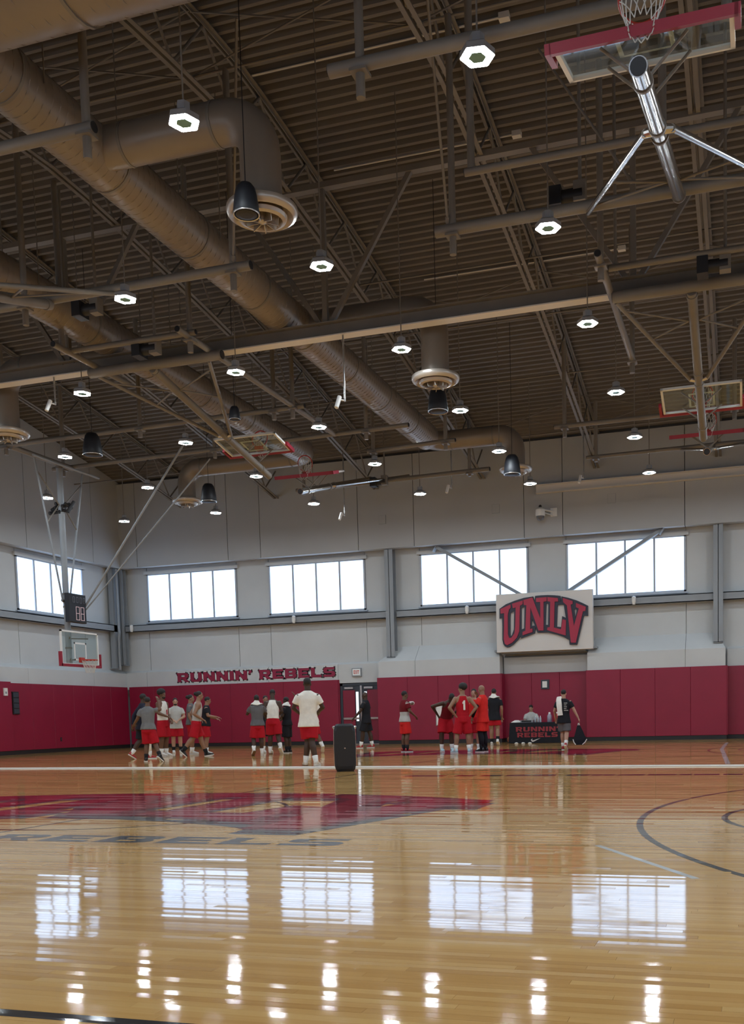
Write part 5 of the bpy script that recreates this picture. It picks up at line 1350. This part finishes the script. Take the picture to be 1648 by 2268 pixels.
bottle(-6.98, 35.85, 'large clear jug with a white cap near the end of the table', mat('jug_plastic', (0.30, 0.28, 0.36), .25), M['white'], .36, .085)
o = thing('laptop', (-7.8, 35.85, .76), 'flat grey equipment case lying in front of the seated person', 'case')
MB().box(-8.05, -7.58, 35.68, 36.0, .761, .85).build('case_body', mat('case_grey', (0.33, 0.34, 0.36), .4), o)
MB().box(-8.0, -7.63, 35.675, 35.682, .775, .84).build('case_front', M['black'], o)
o.name = 'equipment_case'
q = MB(); q.ring_loft([[V((-8.22 + .2 * sc_ * math.cos(k) + .02 * math.sin(3 * k), 35.85 + .14 * sc_ * math.sin(k), z)) for k in [2 * PI * j / 14 for j in range(14)]] for sc_, z in ((1.0, .762), (.95, .785), (.6, .82), (.3, .85), (.05, .855))])
tag(q.build('folded_towel', CL['white'], smooth=True), 'crumpled white towel lying at the left end of the covered table', 'towel')
o = thing('red_cooler', (-6.72, 35.9, .76), 'red drink cooler on the right end of the covered table', 'cooler')
q = MB(); q.lathe((-6.72, 35.9, .76), [(.12, 0), (.135, .02), (.13, .28), (.11, .31)], 16); shade_auto(q.build('cooler_body', mat('cooler_red', (0.40, 0.03, 0.03), .4), o))
q = MB(); q.lathe((-6.72, 35.9, .76), [(.115, .31), (.11, .35), (.03, .365)], 16); q.build('cooler_lid', M['white'], o)
# chair of the seated person
o = thing('folding_chair', (-7.85, 36.75, 0), 'dark folding chair under the seated person behind the table', 'chair')
MB().box(-8.05, -7.63, 36.45, 36.85, .41, .44).build('seat', M['black'], o)
MB().box(-8.05, -7.63, 36.84, 36.87, .55, .85).build('backrest', M['black'], o)
for x in (-8.03, -7.65):
    for y in (36.48, 36.84): bar('leg', (x, y, 0), (x, y, .42 if y < 36.6 else .85), .012, M['black'], o, n=6)
# ball and oddments on the floor beside the table
q = MB(); q.ell((-8.62, 36.45, .121), (.12, .12, .12), None, 20, 14)
bo = thing('basketball', (-8.62, 36.45, 0), 'brown basketball lying on the floor at the left end of the covered table', 'ball')
q.build('ball_skin', M['ball'], bo, smooth=True)
for ax in range(3):
    pts = []
    for k in range(24):
        a = 2 * PI * k / 24; p = [0, 0, 0]; p[(ax + 1) % 3] = .1205 * math.cos(a); p[(ax + 2) % 3] = .1205 * math.sin(a); pts.append(V((-8.62, 36.45, .121)) + V(p))
    q = MB(); q.path(pts, .003, 4, closed=True); q.build('ball_seam', M['black'], bo)
for x, y, n_ in ((-8.05, 35.0, 'left'), (-7.8, 35.02, 'middle'), (-7.55, 35.0, 'right')):
    q = MB(); q.ring_loft([[V((x + .07 * s_ * math.cos(k), y + .05 * s_ * math.sin(k), z)) for k in [2 * PI * j / 10 for j in range(10)]] for s_, z in ((1, .003), (1.05, .02), (.6, .045), (.1, .05))])
    tag(q.build('cloth_scrap', CL['white'], smooth=True), 'small white cloth scrap on the floor before the table, %s of three' % n_, 'cloth', 'scraps on the floor before the table')
q = MB()
A = V((-6.05, 18.85, .003)); e1 = V((1, -.06, 0)); e2 = V((0, 1, 0))
q.ring_loft([[A + e1 * x + e2 * y + V((0, 0, z)) for x, y in ((-.45, -.14), (.32, -.22), (.45, .02), (-.3, .10))] for z in (0, .022)])
tag(q.build('paper_sheet', M['white']), 'flat white sheet lying against the long white floor strip', 'sheet')
